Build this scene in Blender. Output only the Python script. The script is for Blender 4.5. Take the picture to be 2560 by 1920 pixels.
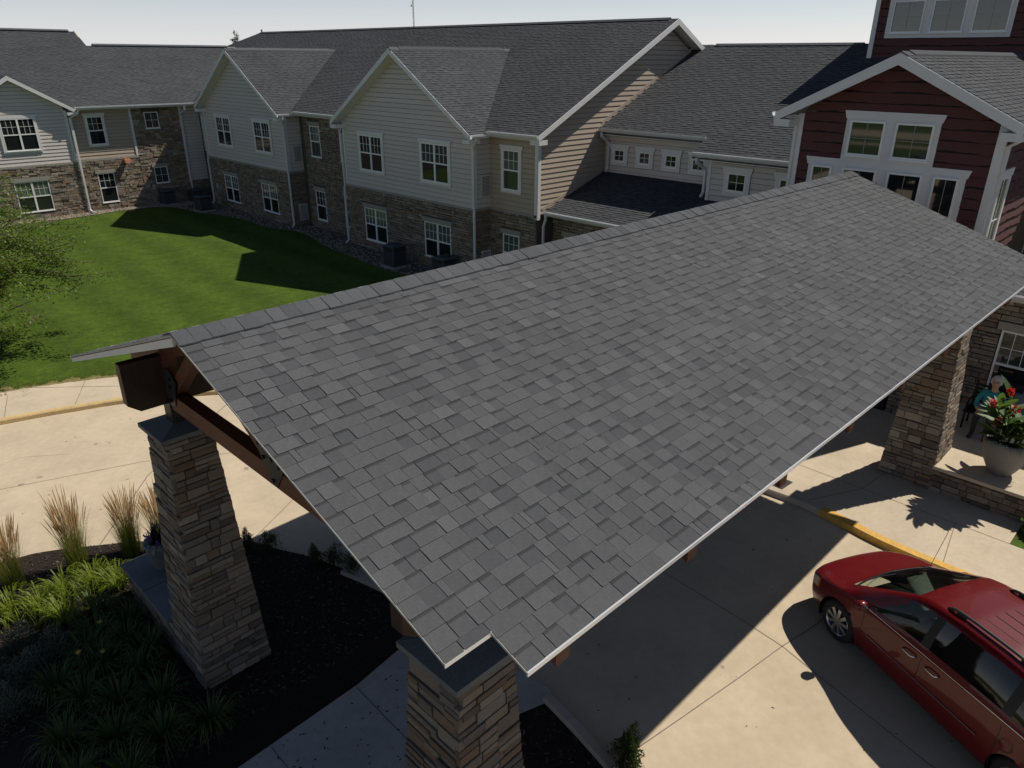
import bpy, bmesh, math, random
from mathutils import Vector, Matrix
random.seed(7)
for o in list(bpy.data.objects): bpy.data.objects.remove(o)
SC = bpy.context.scene
COL = SC.collection
R = random.Random(11)
# ------------------------------------------------------------------ camera
H = 8.4
yaw, pitch, roll = [math.radians(a) for a in (44.758, 23.956, -0.3352)]
fw = Vector((math.cos(yaw)*math.cos(pitch), math.sin(yaw)*math.cos(pitch), -math.sin(pitch)))
rt = Vector((math.sin(yaw), -math.cos(yaw), 0)); dn = fw.cross(rt)
rt2 = math.cos(roll)*rt + math.sin(roll)*dn; dn2 = -math.sin(roll)*rt + math.cos(roll)*dn
cd = bpy.data.cameras.new('camera'); cam = bpy.data.objects.new('camera', cd); COL.objects.link(cam)
cam.matrix_world = Matrix(((rt2.x, -dn2.x, -fw.x, 0), (rt2.y, -dn2.y, -fw.y, 0), (rt2.z, -dn2.z, -fw.z, H), (0, 0, 0, 1)))
cd.sensor_fit = 'HORIZONTAL'; cd.sensor_width = 36; cd.lens = 36*1842.18/2560
cd.clip_start = 0.1; cd.clip_end = 6000
SC.camera = cam
# ------------------------------------------------------------------ light
SUN = Vector((0.755, -0.275, 1.0)).normalized()
w = bpy.data.worlds.new('World'); SC.world = w; w.use_nodes = True
nt = w.node_tree; bg = nt.nodes['Background']
sky = nt.nodes.new('ShaderNodeTexSky'); sky.sky_type = 'NISHITA'; sky.sun_disc = False
sky.sun_elevation = math.asin(SUN.z); sky.sun_rotation = math.atan2(SUN.x, SUN.y)
sky.air_density = 1.0; sky.dust_density = 0.6; sky.ozone_density = 4.5; sky.altitude = 0
# clear Nishita dome plus an even pale haze that thickens towards the horizon all the way round
sky_s = 0.052; haze_c = (.57, .555, .60); haze_k = 0.13
gm = nt.nodes.new('ShaderNodeNewGeometry'); sp = nt.nodes.new('ShaderNodeSeparateXYZ'); nt.links.new(gm.outputs['Incoming'], sp.inputs[0])
ab = nt.nodes.new('ShaderNodeMath'); ab.operation = 'ABSOLUTE'; nt.links.new(sp.outputs['Z'], ab.inputs[0])
dv = nt.nodes.new('ShaderNodeMath'); dv.operation = 'DIVIDE'; nt.links.new(ab.outputs[0], dv.inputs[0]); dv.inputs[1].default_value = -haze_k
ex_ = nt.nodes.new('ShaderNodeMath'); ex_.operation = 'EXPONENT'; nt.links.new(dv.outputs[0], ex_.inputs[0])
hz = nt.nodes.new('ShaderNodeVectorMath'); hz.operation = 'SCALE'; hz.inputs[0].default_value = tuple(c/sky_s for c in haze_c); nt.links.new(ex_.outputs[0], hz.inputs['Scale'])
ad_ = nt.nodes.new('ShaderNodeVectorMath'); ad_.operation = 'ADD'; nt.links.new(sky.outputs[0], ad_.inputs[0]); nt.links.new(hz.outputs[0], ad_.inputs[1])
nt.links.new(ad_.outputs[0], bg.inputs[0]); bg.inputs[1].default_value = sky_s
sl = bpy.data.lights.new('sun', 'SUN'); sl.energy = 5.0; sl.angle = math.radians(0.53); sl.color = (1.0, 0.93, 0.82)
so = bpy.data.objects.new('sun', sl); COL.objects.link(so); so.rotation_euler = SUN.to_track_quat('Z', 'Y').to_euler(); so.location = (20, -20, 40)
SC.view_settings.view_transform = 'Standard'; SC.view_settings.look = 'None'
SC.view_settings.exposure = 0.0; SC.view_settings.gamma = 1; SC.view_settings.use_curve_mapping = False
SC.render.resolution_x = 1024; SC.render.resolution_y = 768
# ------------------------------------------------------------------ materials
MATS = {}
def mat(name, col, rough=0.8, var=0.0, scale=8.0, bump=0.0, bscale=60.0, ramp=None, metal=0.0, coat=0.0, spec=0.5, stretch=None, col2=None, tintamt=0.0, objrand=True, macro=0.0, mscale=.6):
    """procedural material: base colour, noise variation, per-piece tint (face attribute + object random), fine bump"""
    m = bpy.data.materials.new(name); m.use_nodes = True; t = m.node_tree; N = t.nodes; L = t.links
    b = N['Principled BSDF']; b.inputs['Roughness'].default_value = rough; b.inputs['Metallic'].default_value = metal
    b.inputs['Specular IOR Level'].default_value = spec
    if coat: b.inputs['Coat Weight'].default_value = coat; b.inputs['Coat Roughness'].default_value = 0.03
    tc = N.new('ShaderNodeTexCoord'); mp = N.new('ShaderNodeMapping'); L.new(tc.outputs['Object'], mp.inputs[0])
    if stretch: mp.inputs['Scale'].default_value = stretch
    src = None
    if ramp or tintamt:
        at = N.new('ShaderNodeAttribute'); at.attribute_name = 'tint'
        oi = N.new('ShaderNodeObjectInfo')
        ad = N.new('ShaderNodeMath'); ad.operation = 'ADD'; L.new(at.outputs['Fac'], ad.inputs[0]); ad.inputs[1].default_value = 0.0
        if objrand: L.new(oi.outputs['Random'], ad.inputs[1])
        fr = N.new('ShaderNodeMath'); fr.operation = 'FRACT'; L.new(ad.outputs[0], fr.inputs[0])
    if ramp:
        cr = N.new('ShaderNodeValToRGB'); cr.color_ramp.interpolation = 'LINEAR'
        el = cr.color_ramp.elements
        while len(el) < len(ramp): el.new(0.5)
        for i, c in enumerate(ramp):
            el[i].position = i/(len(ramp)-1); el[i].color = (*c, 1)
        L.new(fr.outputs[0], cr.inputs[0]); src = cr.outputs[0]
    if var or col2:
        nz = N.new('ShaderNodeTexNoise'); nz.inputs['Scale'].default_value = scale; nz.inputs['Detail'].default_value = 6; nz.inputs['Roughness'].default_value = 0.65
        L.new(mp.outputs[0], nz.inputs['Vector'])
        if col2:
            mx = N.new('ShaderNodeMix'); mx.data_type = 'RGBA'
            st = N.new('ShaderNodeMapRange'); st.inputs[1].default_value = 0.38; st.inputs[2].default_value = 0.62; L.new(nz.outputs['Fac'], st.inputs[0]); L.new(st.outputs[0], mx.inputs['Factor'])
            mx.inputs['A'].default_value = (*col, 1); mx.inputs['B'].default_value = (*col2, 1); src = mx.outputs['Result']
        if var:
            mr = N.new('ShaderNodeMapRange'); mr.inputs[1].default_value = 0.25; mr.inputs[2].default_value = 0.75; mr.inputs[3].default_value = 1-var; mr.inputs[4].default_value = 1+var
            n2 = nz
            if col2:
                n2 = N.new('ShaderNodeTexNoise'); n2.inputs['Scale'].default_value = scale*5.3; n2.inputs['Detail'].default_value = 5; L.new(mp.outputs[0], n2.inputs['Vector'])
            L.new(n2.outputs['Fac'], mr.inputs[0])
            hs = N.new('ShaderNodeVectorMath'); hs.operation = 'SCALE'; L.new(mr.outputs[0], hs.inputs['Scale'])
            if src is None: hs.inputs[0].default_value = col
            else: L.new(src, hs.inputs[0])
            src = hs.outputs[0]
    if tintamt:
        mr = N.new('ShaderNodeMapRange'); mr.inputs[3].default_value = 1-tintamt; mr.inputs[4].default_value = 1+tintamt; L.new(fr.outputs[0], mr.inputs[0])
        hs = N.new('ShaderNodeVectorMath'); hs.operation = 'SCALE'; L.new(mr.outputs[0], hs.inputs['Scale'])
        if src is None: hs.inputs[0].default_value = col
        else: L.new(src, hs.inputs[0])
        src = hs.outputs[0]
    if macro:      # broad uneven weathering
        nm_ = N.new('ShaderNodeTexNoise'); nm_.inputs['Scale'].default_value = mscale; nm_.inputs['Detail'].default_value = 7; nm_.inputs['Roughness'].default_value = .6; L.new(tc.outputs['Object'], nm_.inputs['Vector'])
        mr = N.new('ShaderNodeMapRange'); mr.inputs[1].default_value = .3; mr.inputs[2].default_value = .7; mr.inputs[3].default_value = 1-macro; mr.inputs[4].default_value = 1+macro; L.new(nm_.outputs['Fac'], mr.inputs[0])
        hs = N.new('ShaderNodeVectorMath'); hs.operation = 'SCALE'; L.new(mr.outputs[0], hs.inputs['Scale'])
        if src is None: hs.inputs[0].default_value = col
        else: L.new(src, hs.inputs[0])
        src = hs.outputs[0]
    if name.startswith('shingle'):      # darker printed shadow band at the top of some tabs
        bd = N.new('ShaderNodeAttribute'); bd.attribute_name = 'band'
        mr = N.new('ShaderNodeMapRange'); mr.inputs[3].default_value = 1; mr.inputs[4].default_value = .60 if name == 'shingle' else .42; mr.clamp = False; L.new(bd.outputs['Fac'], mr.inputs[0])
        hs = N.new('ShaderNodeVectorMath'); hs.operation = 'SCALE'; L.new(mr.outputs[0], hs.inputs['Scale']); L.new(src, hs.inputs[0]); src = hs.outputs[0]
    if src is None: b.inputs['Base Color'].default_value = (*col, 1)
    else: L.new(src, b.inputs['Base Color'])
    if bump:
        n3 = N.new('ShaderNodeTexNoise'); n3.inputs['Scale'].default_value = bscale; n3.inputs['Detail'].default_value = 4; L.new(mp.outputs[0], n3.inputs['Vector'])
        bp = N.new('ShaderNodeBump'); bp.inputs['Strength'].default_value = bump; bp.inputs['Distance'].default_value = 0.02
        L.new(n3.outputs['Fac'], bp.inputs['Height']); L.new(bp.outputs[0], b.inputs['Normal'])
    MATS[name] = m
    return m
def leafmat(name, col, col2, trans=0.35):
    m = mat(name, col, 0.55, tintamt=0.25, var=0.2, scale=3)
    t = m.node_tree; N = t.nodes; L = t.links; b = N['Principled BSDF']; out = N['Material Output']
    tr = N.new('ShaderNodeBsdfTranslucent'); tr.inputs[0].default_value = (*col2, 1)
    mx = N.new('ShaderNodeMixShader'); mx.inputs[0].default_value = trans
    L.new(b.outputs[0], mx.inputs[1]); L.new(tr.outputs[0], mx.inputs[2]); L.new(mx.outputs[0], out.inputs[0])
    return m
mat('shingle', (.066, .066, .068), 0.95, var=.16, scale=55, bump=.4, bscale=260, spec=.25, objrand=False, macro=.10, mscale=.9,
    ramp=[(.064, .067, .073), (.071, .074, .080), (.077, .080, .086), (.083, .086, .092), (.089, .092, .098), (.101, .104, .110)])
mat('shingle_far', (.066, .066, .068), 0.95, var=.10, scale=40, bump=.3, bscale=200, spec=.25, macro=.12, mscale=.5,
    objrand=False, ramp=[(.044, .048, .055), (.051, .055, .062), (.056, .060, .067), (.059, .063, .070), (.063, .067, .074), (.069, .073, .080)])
mat('ridge_shingle', (.080, .085, .094), 0.95, var=.16, scale=55, bump=.5, bscale=260, tintamt=.18, spec=.25)
mat('dark_core', (.02, .02, .022), 0.95)
mat('concrete', (.50, .415, .30), 0.9, var=.06, scale=1.3, bump=.15, bscale=120, col2=(.46, .38, .275), spec=.25, macro=.09, mscale=.55)
mat('walk_concrete', (.50, .42, .315), 0.9, var=.05, scale=2.0, bump=.15, bscale=120, col2=(.46, .385, .285), spec=.25, macro=.08, mscale=.8)
mat('path_concrete', (.43, .40, .36), 0.9, var=.06, scale=2.0, bump=.15, bscale=120, col2=(.37, .35, .32), spec=.25, macro=.1, mscale=.9)
mat('kerb_concrete', (.42, .36, .28), 0.9, var=.12, scale=5, bump=.2, bscale=90)
mat('joint', (.16, .13, .10), 0.95, var=.3, scale=5)
mat('yellow', (.62, .36, .055), 0.75, var=.14, scale=7, bump=.1, col2=(.50, .29, .06))
mat('faded_yellow', (.56, .40, .17), 0.8, var=.2, scale=6, col2=(.47, .34, .18))
mat('lawn', (.047, .080, .008), 0.9, var=.22, scale=1.1, bump=.9, bscale=45, col2=(.056, .091, .010), spec=.15, macro=.14, mscale=1.9)
mat('grass_dry', (.24, .19, .09), 0.95, var=.3, scale=14, col2=(.12, .12, .03))
mat('mulch', (.022, .016, .013), 0.95, var=.5, scale=30, bump=1.0, bscale=70, col2=(.034, .025, .020), spec=.15)
mat('mulch_chip', (.05, .035, .025), 0.9, ramp=[(.016, .011, .009), (.035, .025, .020), (.065, .050, .040), (.026, .019, .016), (.15, .125, .105)])
mat('gravel', (.3, .25, .2), 0.9, ramp=[(.12, .10, .08), (.22, .18, .14), (.30, .25, .20), (.15, .12, .09), (.25, .21, .17)])
mat('gravel_bed', (.09, .075, .06), 0.95, var=.3, scale=20, bump=.8, bscale=40)
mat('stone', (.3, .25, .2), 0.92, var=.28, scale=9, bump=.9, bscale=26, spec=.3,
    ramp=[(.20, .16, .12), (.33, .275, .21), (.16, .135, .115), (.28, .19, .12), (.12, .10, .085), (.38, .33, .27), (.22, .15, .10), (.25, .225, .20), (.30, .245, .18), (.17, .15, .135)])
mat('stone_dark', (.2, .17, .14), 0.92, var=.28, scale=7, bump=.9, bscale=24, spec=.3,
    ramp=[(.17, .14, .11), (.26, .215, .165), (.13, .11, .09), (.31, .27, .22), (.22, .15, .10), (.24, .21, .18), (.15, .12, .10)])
mat('mortar', (.09, .078, .066), 0.95, var=.2, scale=20)
mat('slate_cap', (.135, .145, .150), 0.8, var=.12, scale=6, bump=.25, bscale=40, col2=(.115, .125, .13))
mat('cap_light', (.30, .28, .25), 0.85, var=.1, scale=6, bump=.25, bscale=40)
mat('lintel', (.30, .285, .25), 0.9, var=.12, scale=8, bump=.4, bscale=40)
mat('siding', (.555, .515, .485), 0.7, var=.04, scale=3, tintamt=.03, bump=.12, bscale=30, stretch=(1, 1, 8))
mat('siding_tan', (.40, .335, .265), 0.7, var=.04, scale=3, tintamt=.03, bump=.12, bscale=30, stretch=(1, 1, 8))
mat('siding_red', (.085, .027, .026), 0.75, var=.12, scale=6, tintamt=.08, bump=.3, bscale=40, stretch=(1, 1, 6))
mat('white', (.66, .66, .65), 0.55, var=.05, scale=3)
mat('gutter_white', (.60, .61, .61), 0.4, var=.05, scale=3)
mat('drip_metal', (.72, .73, .75), 0.25, metal=.35, var=.05, scale=4)
mat('vinyl', (.80, .80, .79), 0.4)
mat('louver', (.18, .19, .19), 0.6)
for nm, c in (('pane', (.016, .019, .020)), ('pane_blind_reflect', (.085, .115, .10)), ('pane_mid', (.040, .050, .050)), ('pane_view', (.030, .038, .030))):  # grey-green panes put blinds and greenish reflections into one flat colour
    mat(nm, c, 0.03, var=.25, scale=.9, spec=1.0)  # the view pane's base is lifted to stand in for the reflected yard
mat('wood', (.115, .036, .016), 0.6, var=.35, scale=7, bump=.25, bscale=30, stretch=(.6, .6, 7), tintamt=.1)
mat('wood_dark', (.028, .011, .007), 0.55, var=.3, scale=7, bump=.25, bscale=30)
mat('soffit', (.10, .055, .03), 0.8, var=.2, scale=5)
mat('steel_dark', (.022, .022, .024), 0.5, metal=.6, var=.2, scale=10)
mat('steel_grey', (.05, .05, .055), 0.5, metal=.5, var=.2, scale=10)
mat('ac_metal', (.075, .085, .095), 0.55, metal=.2, var=.1, scale=6)
mat('ac_dark', (.012, .013, .015), 0.6)
mat('copper', (.36, .15, .08), 0.5, var=.1)
mat('bark', (.09, .065, .045), 0.95, var=.35, scale=12, bump=.8, bscale=30)
leafmat('leaf_locust', (.085, .135, .014), (.17, .24, .02), .4)
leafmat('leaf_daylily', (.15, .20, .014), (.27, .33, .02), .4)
leafmat('leaf_grass', (.15, .19, .03), (.26, .30, .05), .4)
leafmat('plume', (.62, .47, .27), (.66, .50, .29), .5)
leafmat('leaf_sage', (.10, .13, .10), (.12, .15, .10), .25)
leafmat('leaf_shrub', (.035, .065, .016), (.06, .10, .02), .25)
leafmat('leaf_canna', (.055, .115, .022), (.12, .20, .03), .3)
leafmat('petal_red', (.62, .022, .012), (.6, .03, .01), .3)
leafmat('petal_purple', (.10, .03, .20), (.15, .04, .25), .25)
leafmat('petal_pink', (.6, .16, .30), (.6, .2, .3), .3)
leafmat('leaf_silver', (.24, .27, .24), (.2, .24, .2), .2)
leafmat('leaf_dark', (.02, .012, .02), (.03, .01, .03), .2)
mat('soil', (.02, .015, .011), 0.95, var=.4, scale=20, bump=.8)
mat('pot', (.20, .185, .17), 0.75, var=.1, scale=5, bump=.25, bscale=60)
mat('pot_grey', (.10, .105, .11), 0.7, var=.1, scale=5, bump=.2)
mat('car_red', (.105, .0015, .003), 0.4, metal=.0, coat=.45, spec=.3)
mat('car_black', (.010, .010, .011), 0.5)
mat('rubber', (.012, .012, .012), 0.85)
mat('alloy', (.52, .52, .53), 0.3, metal=.9)
mat('chrome', (.75, .75, .76), 0.12, metal=1.0)
mat('rail_grey', (.055, .056, .058), 0.45, metal=.4)
mat('car_lamp', (.50, .50, .50), 0.12, spec=.8)
mat('amber', (.62, .20, .03), 0.25)
mat('seat_grey', (.16, .15, .14), 0.9)
mat('dash', (.13, .135, .12), 0.8)
mat('plate_grey', (.35, .35, .33), .6)
mat('skin', (.50, .30, .21), 0.6, var=.05)
mat('hair_white', (.62, .60, .56), 0.8, var=.15, scale=30, bump=.5)
mat('shirt_teal', (.03, .26, .30), 0.85, var=.1, scale=9, bump=.2)
mat('vest_blue', (.045, .045, .26), 0.85, col2=(.10, .06, .35), scale=24)
mat('trousers', (.03, .032, .04), 0.9)
mat('cushion', (.10, .15, .20), 0.9, var=.1)
mat('iron', (.012, .012, .013), 0.5, metal=.5)
mat('shoe_white', (.55, .53, .5), .7)
m = bpy.data.materials.new('auto_glass'); m.use_nodes = True; MATS['auto_glass'] = m
t = m.node_tree; b_ = t.nodes['Principled BSDF']; b_.inputs['Base Color'].default_value = (.02, .025, .025, 1); b_.inputs['Roughness'].default_value = .02
tr = t.nodes.new('ShaderNodeBsdfTransparent'); tr.inputs[0].default_value = (.62, .72, .66, 1)
gl = t.nodes.new('ShaderNodeBsdfGlossy'); gl.inputs['Roughness'].default_value = .01
fz = t.nodes.new('ShaderNodeFresnel'); fz.inputs[0].default_value = 1.5
mx = t.nodes.new('ShaderNodeMixShader'); t.links.new(fz.outputs[0], mx.inputs[0]); t.links.new(tr.outputs[0], mx.inputs[1]); t.links.new(gl.outputs[0], mx.inputs[2]); t.links.new(mx.outputs[0], t.nodes['Material Output'].inputs[0])
mat('tint_glass', (.006, .006, .007), 0.03, spec=.6)
# ------------------------------------------------------------------ mesh helpers
class MB:
    def __init__(s): s.v = []; s.f = []; s.t = []; s.dk = {}
    def add(s, vs, fs, tint=0.0):
        n = len(s.v); s.v.extend([tuple(p) for p in vs]); s.f.extend([tuple(i+n for i in q) for q in fs]); s.t.extend([tint]*len(fs)); return s
    def box(s, x0, x1, y0, y1, z0, z1, tint=0.0):
        return s.add([(x0,y0,z0),(x1,y0,z0),(x1,y1,z0),(x0,y1,z0),(x0,y0,z1),(x1,y0,z1),(x1,y1,z1),(x0,y1,z1)],
            [(3,2,1,0),(4,5,6,7),(0,1,5,4),(1,2,6,5),(2,3,7,6),(3,0,4,7)], tint)
    def hexa(s, p, tint=0.0):     # 8 points, bottom loop then top loop
        return s.add(p, [(3,2,1,0),(4,5,6,7),(0,1,5,4),(1,2,6,5),(2,3,7,6),(3,0,4,7)], tint)
    def prism(s, poly, ext, tint=0.0):
        n = len(poly); e = Vector(ext); a = [Vector(p) for p in poly]
        return s.add(a + [p+e for p in a], [tuple(range(n))[::-1], tuple(range(n, 2*n))] + [(i, (i+1) % n, n+(i+1) % n, n+i) for i in range(n)], tint)
    def bar(s, a, b, wd, ht, up=(0,0,1), tint=0.0):
        a = Vector(a); b = Vector(b); d = (b-a).normalized(); u = Vector(up); sd = d.cross(u).normalized(); u = sd.cross(d).normalized()
        q = [sd*wd/2*i+u*ht/2*j for i, j in ((-1,-1),(1,-1),(1,1),(-1,1))]
        return s.hexa([a+k for k in q]+[b+k for k in q], tint)
    def tube(s, path, r, n=8, cap=True, tint=0.0):
        P = [Vector(p) for p in path]; rr = r if isinstance(r, (list, tuple)) else [r]*len(P); base = len(s.v); vs = []
        up = Vector((0,0,1))
        for i, p in enumerate(P):
            d = (P[min(i+1, len(P)-1)]-P[max(i-1, 0)]).normalized()
            u = up if abs(d.dot(up)) < .95 else Vector((1,0,0)); sx = d.cross(u).normalized(); sy = sx.cross(d)
            for k in range(n):
                a = 2*math.pi*k/n; vs.append(p+sx*math.cos(a)*rr[i]+sy*math.sin(a)*rr[i])
        fs = [(i*n+k, i*n+(k+1) % n, (i+1)*n+(k+1) % n, (i+1)*n+k) for i in range(len(P)-1) for k in range(n)]
        if cap: fs += [tuple(range(n))[::-1], tuple((len(P)-1)*n+k for k in range(n))]
        return s.add(vs, fs, tint)
    def lathe(s, prof, n=32, c=(0,0,0), tint=0.0):   # prof: (r,z) list
        vs = []; c = Vector(c)
        for r, z in prof:
            for k in range(n):
                a = 2*math.pi*k/n; vs.append((c.x+r*math.cos(a), c.y+r*math.sin(a), c.z+z))
        return s.add(vs, [(i*n+k, i*n+(k+1) % n, (i+1)*n+(k+1) % n, (i+1)*n+k) for i in range(len(prof)-1) for k in range(n)], tint)
    def mesh(s, name, m, off=None, fix=True, smooth=False):
        me = bpy.data.meshes.new(name)
        vs = s.v if off is None else [(x-off[0], y-off[1], z-off[2]) for x, y, z in s.v]
        me.from_pydata(vs, [], s.f); me.materials.append(MATS[m])
        a = me.attributes.new('tint', 'FLOAT', 'FACE'); a.data.foreach_set('value', s.t)
        if s.dk:
            a = me.attributes.new('band', 'FLOAT', 'FACE'); a.data.foreach_set('value', [s.dk.get(i, 0.0) for i in range(len(s.f))])
        if fix and len(s.f) < 6000:
            bm = bmesh.new(); bm.from_mesh(me); bmesh.ops.recalc_face_normals(bm, faces=bm.faces); bm.to_mesh(me); bm.free()
        if smooth: me.polygons.foreach_set('use_smooth', [True]*len(me.polygons))
        me.update(); return me
    def build(s, name, m, parent=None, fix=True, smooth=False, label=None, cat=None, group=None, kind=None, local=False):
        off = None if (parent is None or local) else base(parent)
        o = bpy.data.objects.new(name, s.mesh(name, m, off, fix, smooth)); COL.objects.link(o)
        if parent: o.parent = parent
        return tag(o, label, cat, group, kind)
def base(o):
    v = Vector(o.location)
    while o.parent: o = o.parent; v += o.location
    return v
def tag(o, label=None, cat=None, group=None, kind=None):
    if label: o['label'] = label
    if cat: o['category'] = cat
    if group: o['group'] = group
    if kind: o['kind'] = kind
    return o
def thing(name, loc, label, cat, group=None, rz=0):
    o = bpy.data.objects.new(name, None); COL.objects.link(o); o.location = loc; o.rotation_euler = (0,0,rz); o.empty_display_size = .3
    return tag(o, label, cat, group)
def put(name, me, parent, loc, rot=(0,0,0), scale=(1,1,1)):
    o = bpy.data.objects.new(name, me); COL.objects.link(o); o.parent = parent
    o.location = Vector(loc)-base(parent); o.rotation_euler = rot; o.scale = scale
    return o
class Wall:
    """a vertical wall plane facing -X (ax='X') or -Y (ax='Y'); a = world coordinate along it, d = distance outward"""
    def __init__(s, ax, pos): s.ax = ax; s.p = pos
    def pt(s, a, d, z): return Vector((s.p-d, a, z)) if s.ax == 'X' else Vector((a, s.p-d, z))
    def box(s, mb, a0, a1, d0, d1, z0, z1, tint=0.0):
        p = s.pt(a0, d0, z0); q = s.pt(a1, d1, z1)
        return mb.box(min(p.x,q.x), max(p.x,q.x), min(p.y,q.y), max(p.y,q.y), z0, z1, tint)
    def hexa(s, mb, bl, br, tr, tl, d0b, d1b, d0t, d1t, tint=0.0):   # (a,z) corners, with depth at bottom / top
        P = [s.pt(bl[0],d0b,bl[1]), s.pt(br[0],d0b,br[1]), s.pt(br[0],d1b,br[1]), s.pt(bl[0],d1b,bl[1]),
             s.pt(tl[0],d0t,tl[1]), s.pt(tr[0],d0t,tr[1]), s.pt(tr[0],d1t,tr[1]), s.pt(tl[0],d1t,tl[1])]
        return mb.hexa(P, tint)
# stones -----------------------------------------------------------
def rough_box(mb, P, tint, j=.006, rng=R):
    """a stone: box with slightly displaced corners and a pillowed front made of a chamfer ring. P = function(a,d,z), handled by caller"""
    mb.add(P, [(3,2,1,0),(4,5,6,7),(0,1,5,4),(1,2,6,5),(2,3,7,6),(3,0,4,7)], tint)
def stone_field(mb, W, a0, a1, z0, z1, holes=(), hmin=.07, hmax=.15, lmin=.16, lmax=.5, rng=R, clip=None):
    z = z0
    while z < z1-.02:
        hh = min(rng.uniform(hmin, hmax), z1-z)
        if z1-(z+hh) < .04: hh = z1-z
        zm = z+hh/2
        seg = [(a0, a1)]
        for (b0, b1, y0, y1) in holes:
            if z+hh > y0+.01 and z < y1-.01:
                ns = []
                for s0, s1 in seg:
                    if b1 <= s0 or b0 >= s1: ns.append((s0, s1)); continue
                    if b0 > s0: ns.append((s0, b0))
                    if b1 < s1: ns.append((b1, s1))
                seg = ns
        for s0, s1 in seg:
            a = s0
            while a < s1-.01:
                l = rng.uniform(lmin, lmax)
                if s1-(a+l) < .1: l = s1-a
                d = rng.uniform(.03, .075); jj = lambda: rng.uniform(-.008, .008)
                g = .007; c = .012
                x0, x1, q0, q1 = a+g, a+l-g, z+g*.8, z+hh-g*.8
                P = [W.pt(x0,0,q0), W.pt(x1,0,q0), W.pt(x1,d+jj()*.5,q0+jj()*.5+c*.4), W.pt(x0,d+jj()*.5,q0+jj()*.5+c*.4),
                     W.pt(x0,0,q1), W.pt(x1,0,q1), W.pt(x1-c*.5,d+jj(),q1-c*.5+jj()*.4), W.pt(x0+c*.5,d+jj(),q1-c*.5+jj()*.4)]
                if W.ax == 'X': P = [P[1],P[0],P[3],P[2],P[5],P[4],P[7],P[6]]
                mb.hexa(P, rng.random())
                a += l
        z += hh
def siding(parent, W, a0, a1, z0, z1, m='siding', e=.185, clip=None, name='siding_board'):
    """each clapboard is a board of its own; clip(z)->(amin,amax)"""
    z = z0
    while z < z1-.01:
        zt = min(z+e-.016, z1); lo = [a0, a1]; hi = [a0, a1]  # gap above each board bares dark backing, imitating the lap's shadow line
        if clip:
            c = clip(z); lo = [max(a0, c[0]), min(a1, c[1])]; c = clip(zt); hi = [max(a0, c[0]), min(a1, c[1])]
            if lo[1]-lo[0] < .06: break
            if hi[1] < hi[0]: hi = [(hi[0]+hi[1])/2]*2
        mb = MB(); W.hexa(mb, (lo[0],z), (lo[1],z), (hi[1],zt), (hi[0],zt), .0, .034, .0, .012, R.random())
        mb.build(name, m, parent); z += e
def wavy(parent, W, a0, a1, z0, z1, e=.235, clip=None):
    z = z0
    while z < z1-.02:
        zt = min(z+e-.022, z1); lo = [a0, a1]; hi = [a0, a1]  # open gap shows the near-black core in place of row shadows
        if clip:
            c = clip(z); lo = [max(a0, c[0]), min(a1, c[1])]; c = clip(zt); hi = [max(a0, c[0]), min(a1, c[1])]
            if lo[1]-lo[0] < .1: break
            if hi[1] < hi[0]: hi = [(hi[0]+hi[1])/2]*2
        n = max(4, int((lo[1]-lo[0])/.09)); mb = MB(); k = R.uniform(0, 9); wb = R.uniform(.5, .9)
        vs = []; fs = []
        for i in range(n+1):
            s = i/n; ab = lo[0]+(lo[1]-lo[0])*s; at = hi[0]+(hi[1]-hi[0])*s
            zz = z + .016*math.sin(ab*5.5*wb+k)+.010*math.sin(ab*13+k*2)+ (0.012 if math.sin(ab*3.1+k*3) > .2 else 0)
            vs += [W.pt(ab, 0, zz), W.pt(ab, .044, zz), W.pt(at, .010, zt), W.pt(at, 0, zt)]
        for i in range(n):
            q = i*4; fs += [(q, q+1, q+5, q+4), (q+1, q+2, q+6, q+5), (q+2, q+3, q+7, q+6)]
        fs += [(0,1,2,3), (n*4+3, n*4+2, n*4+1, n*4)]
        mb.add(vs, fs, R.random()); mb.build('siding_panel', 'siding_red', parent); z += e
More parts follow.
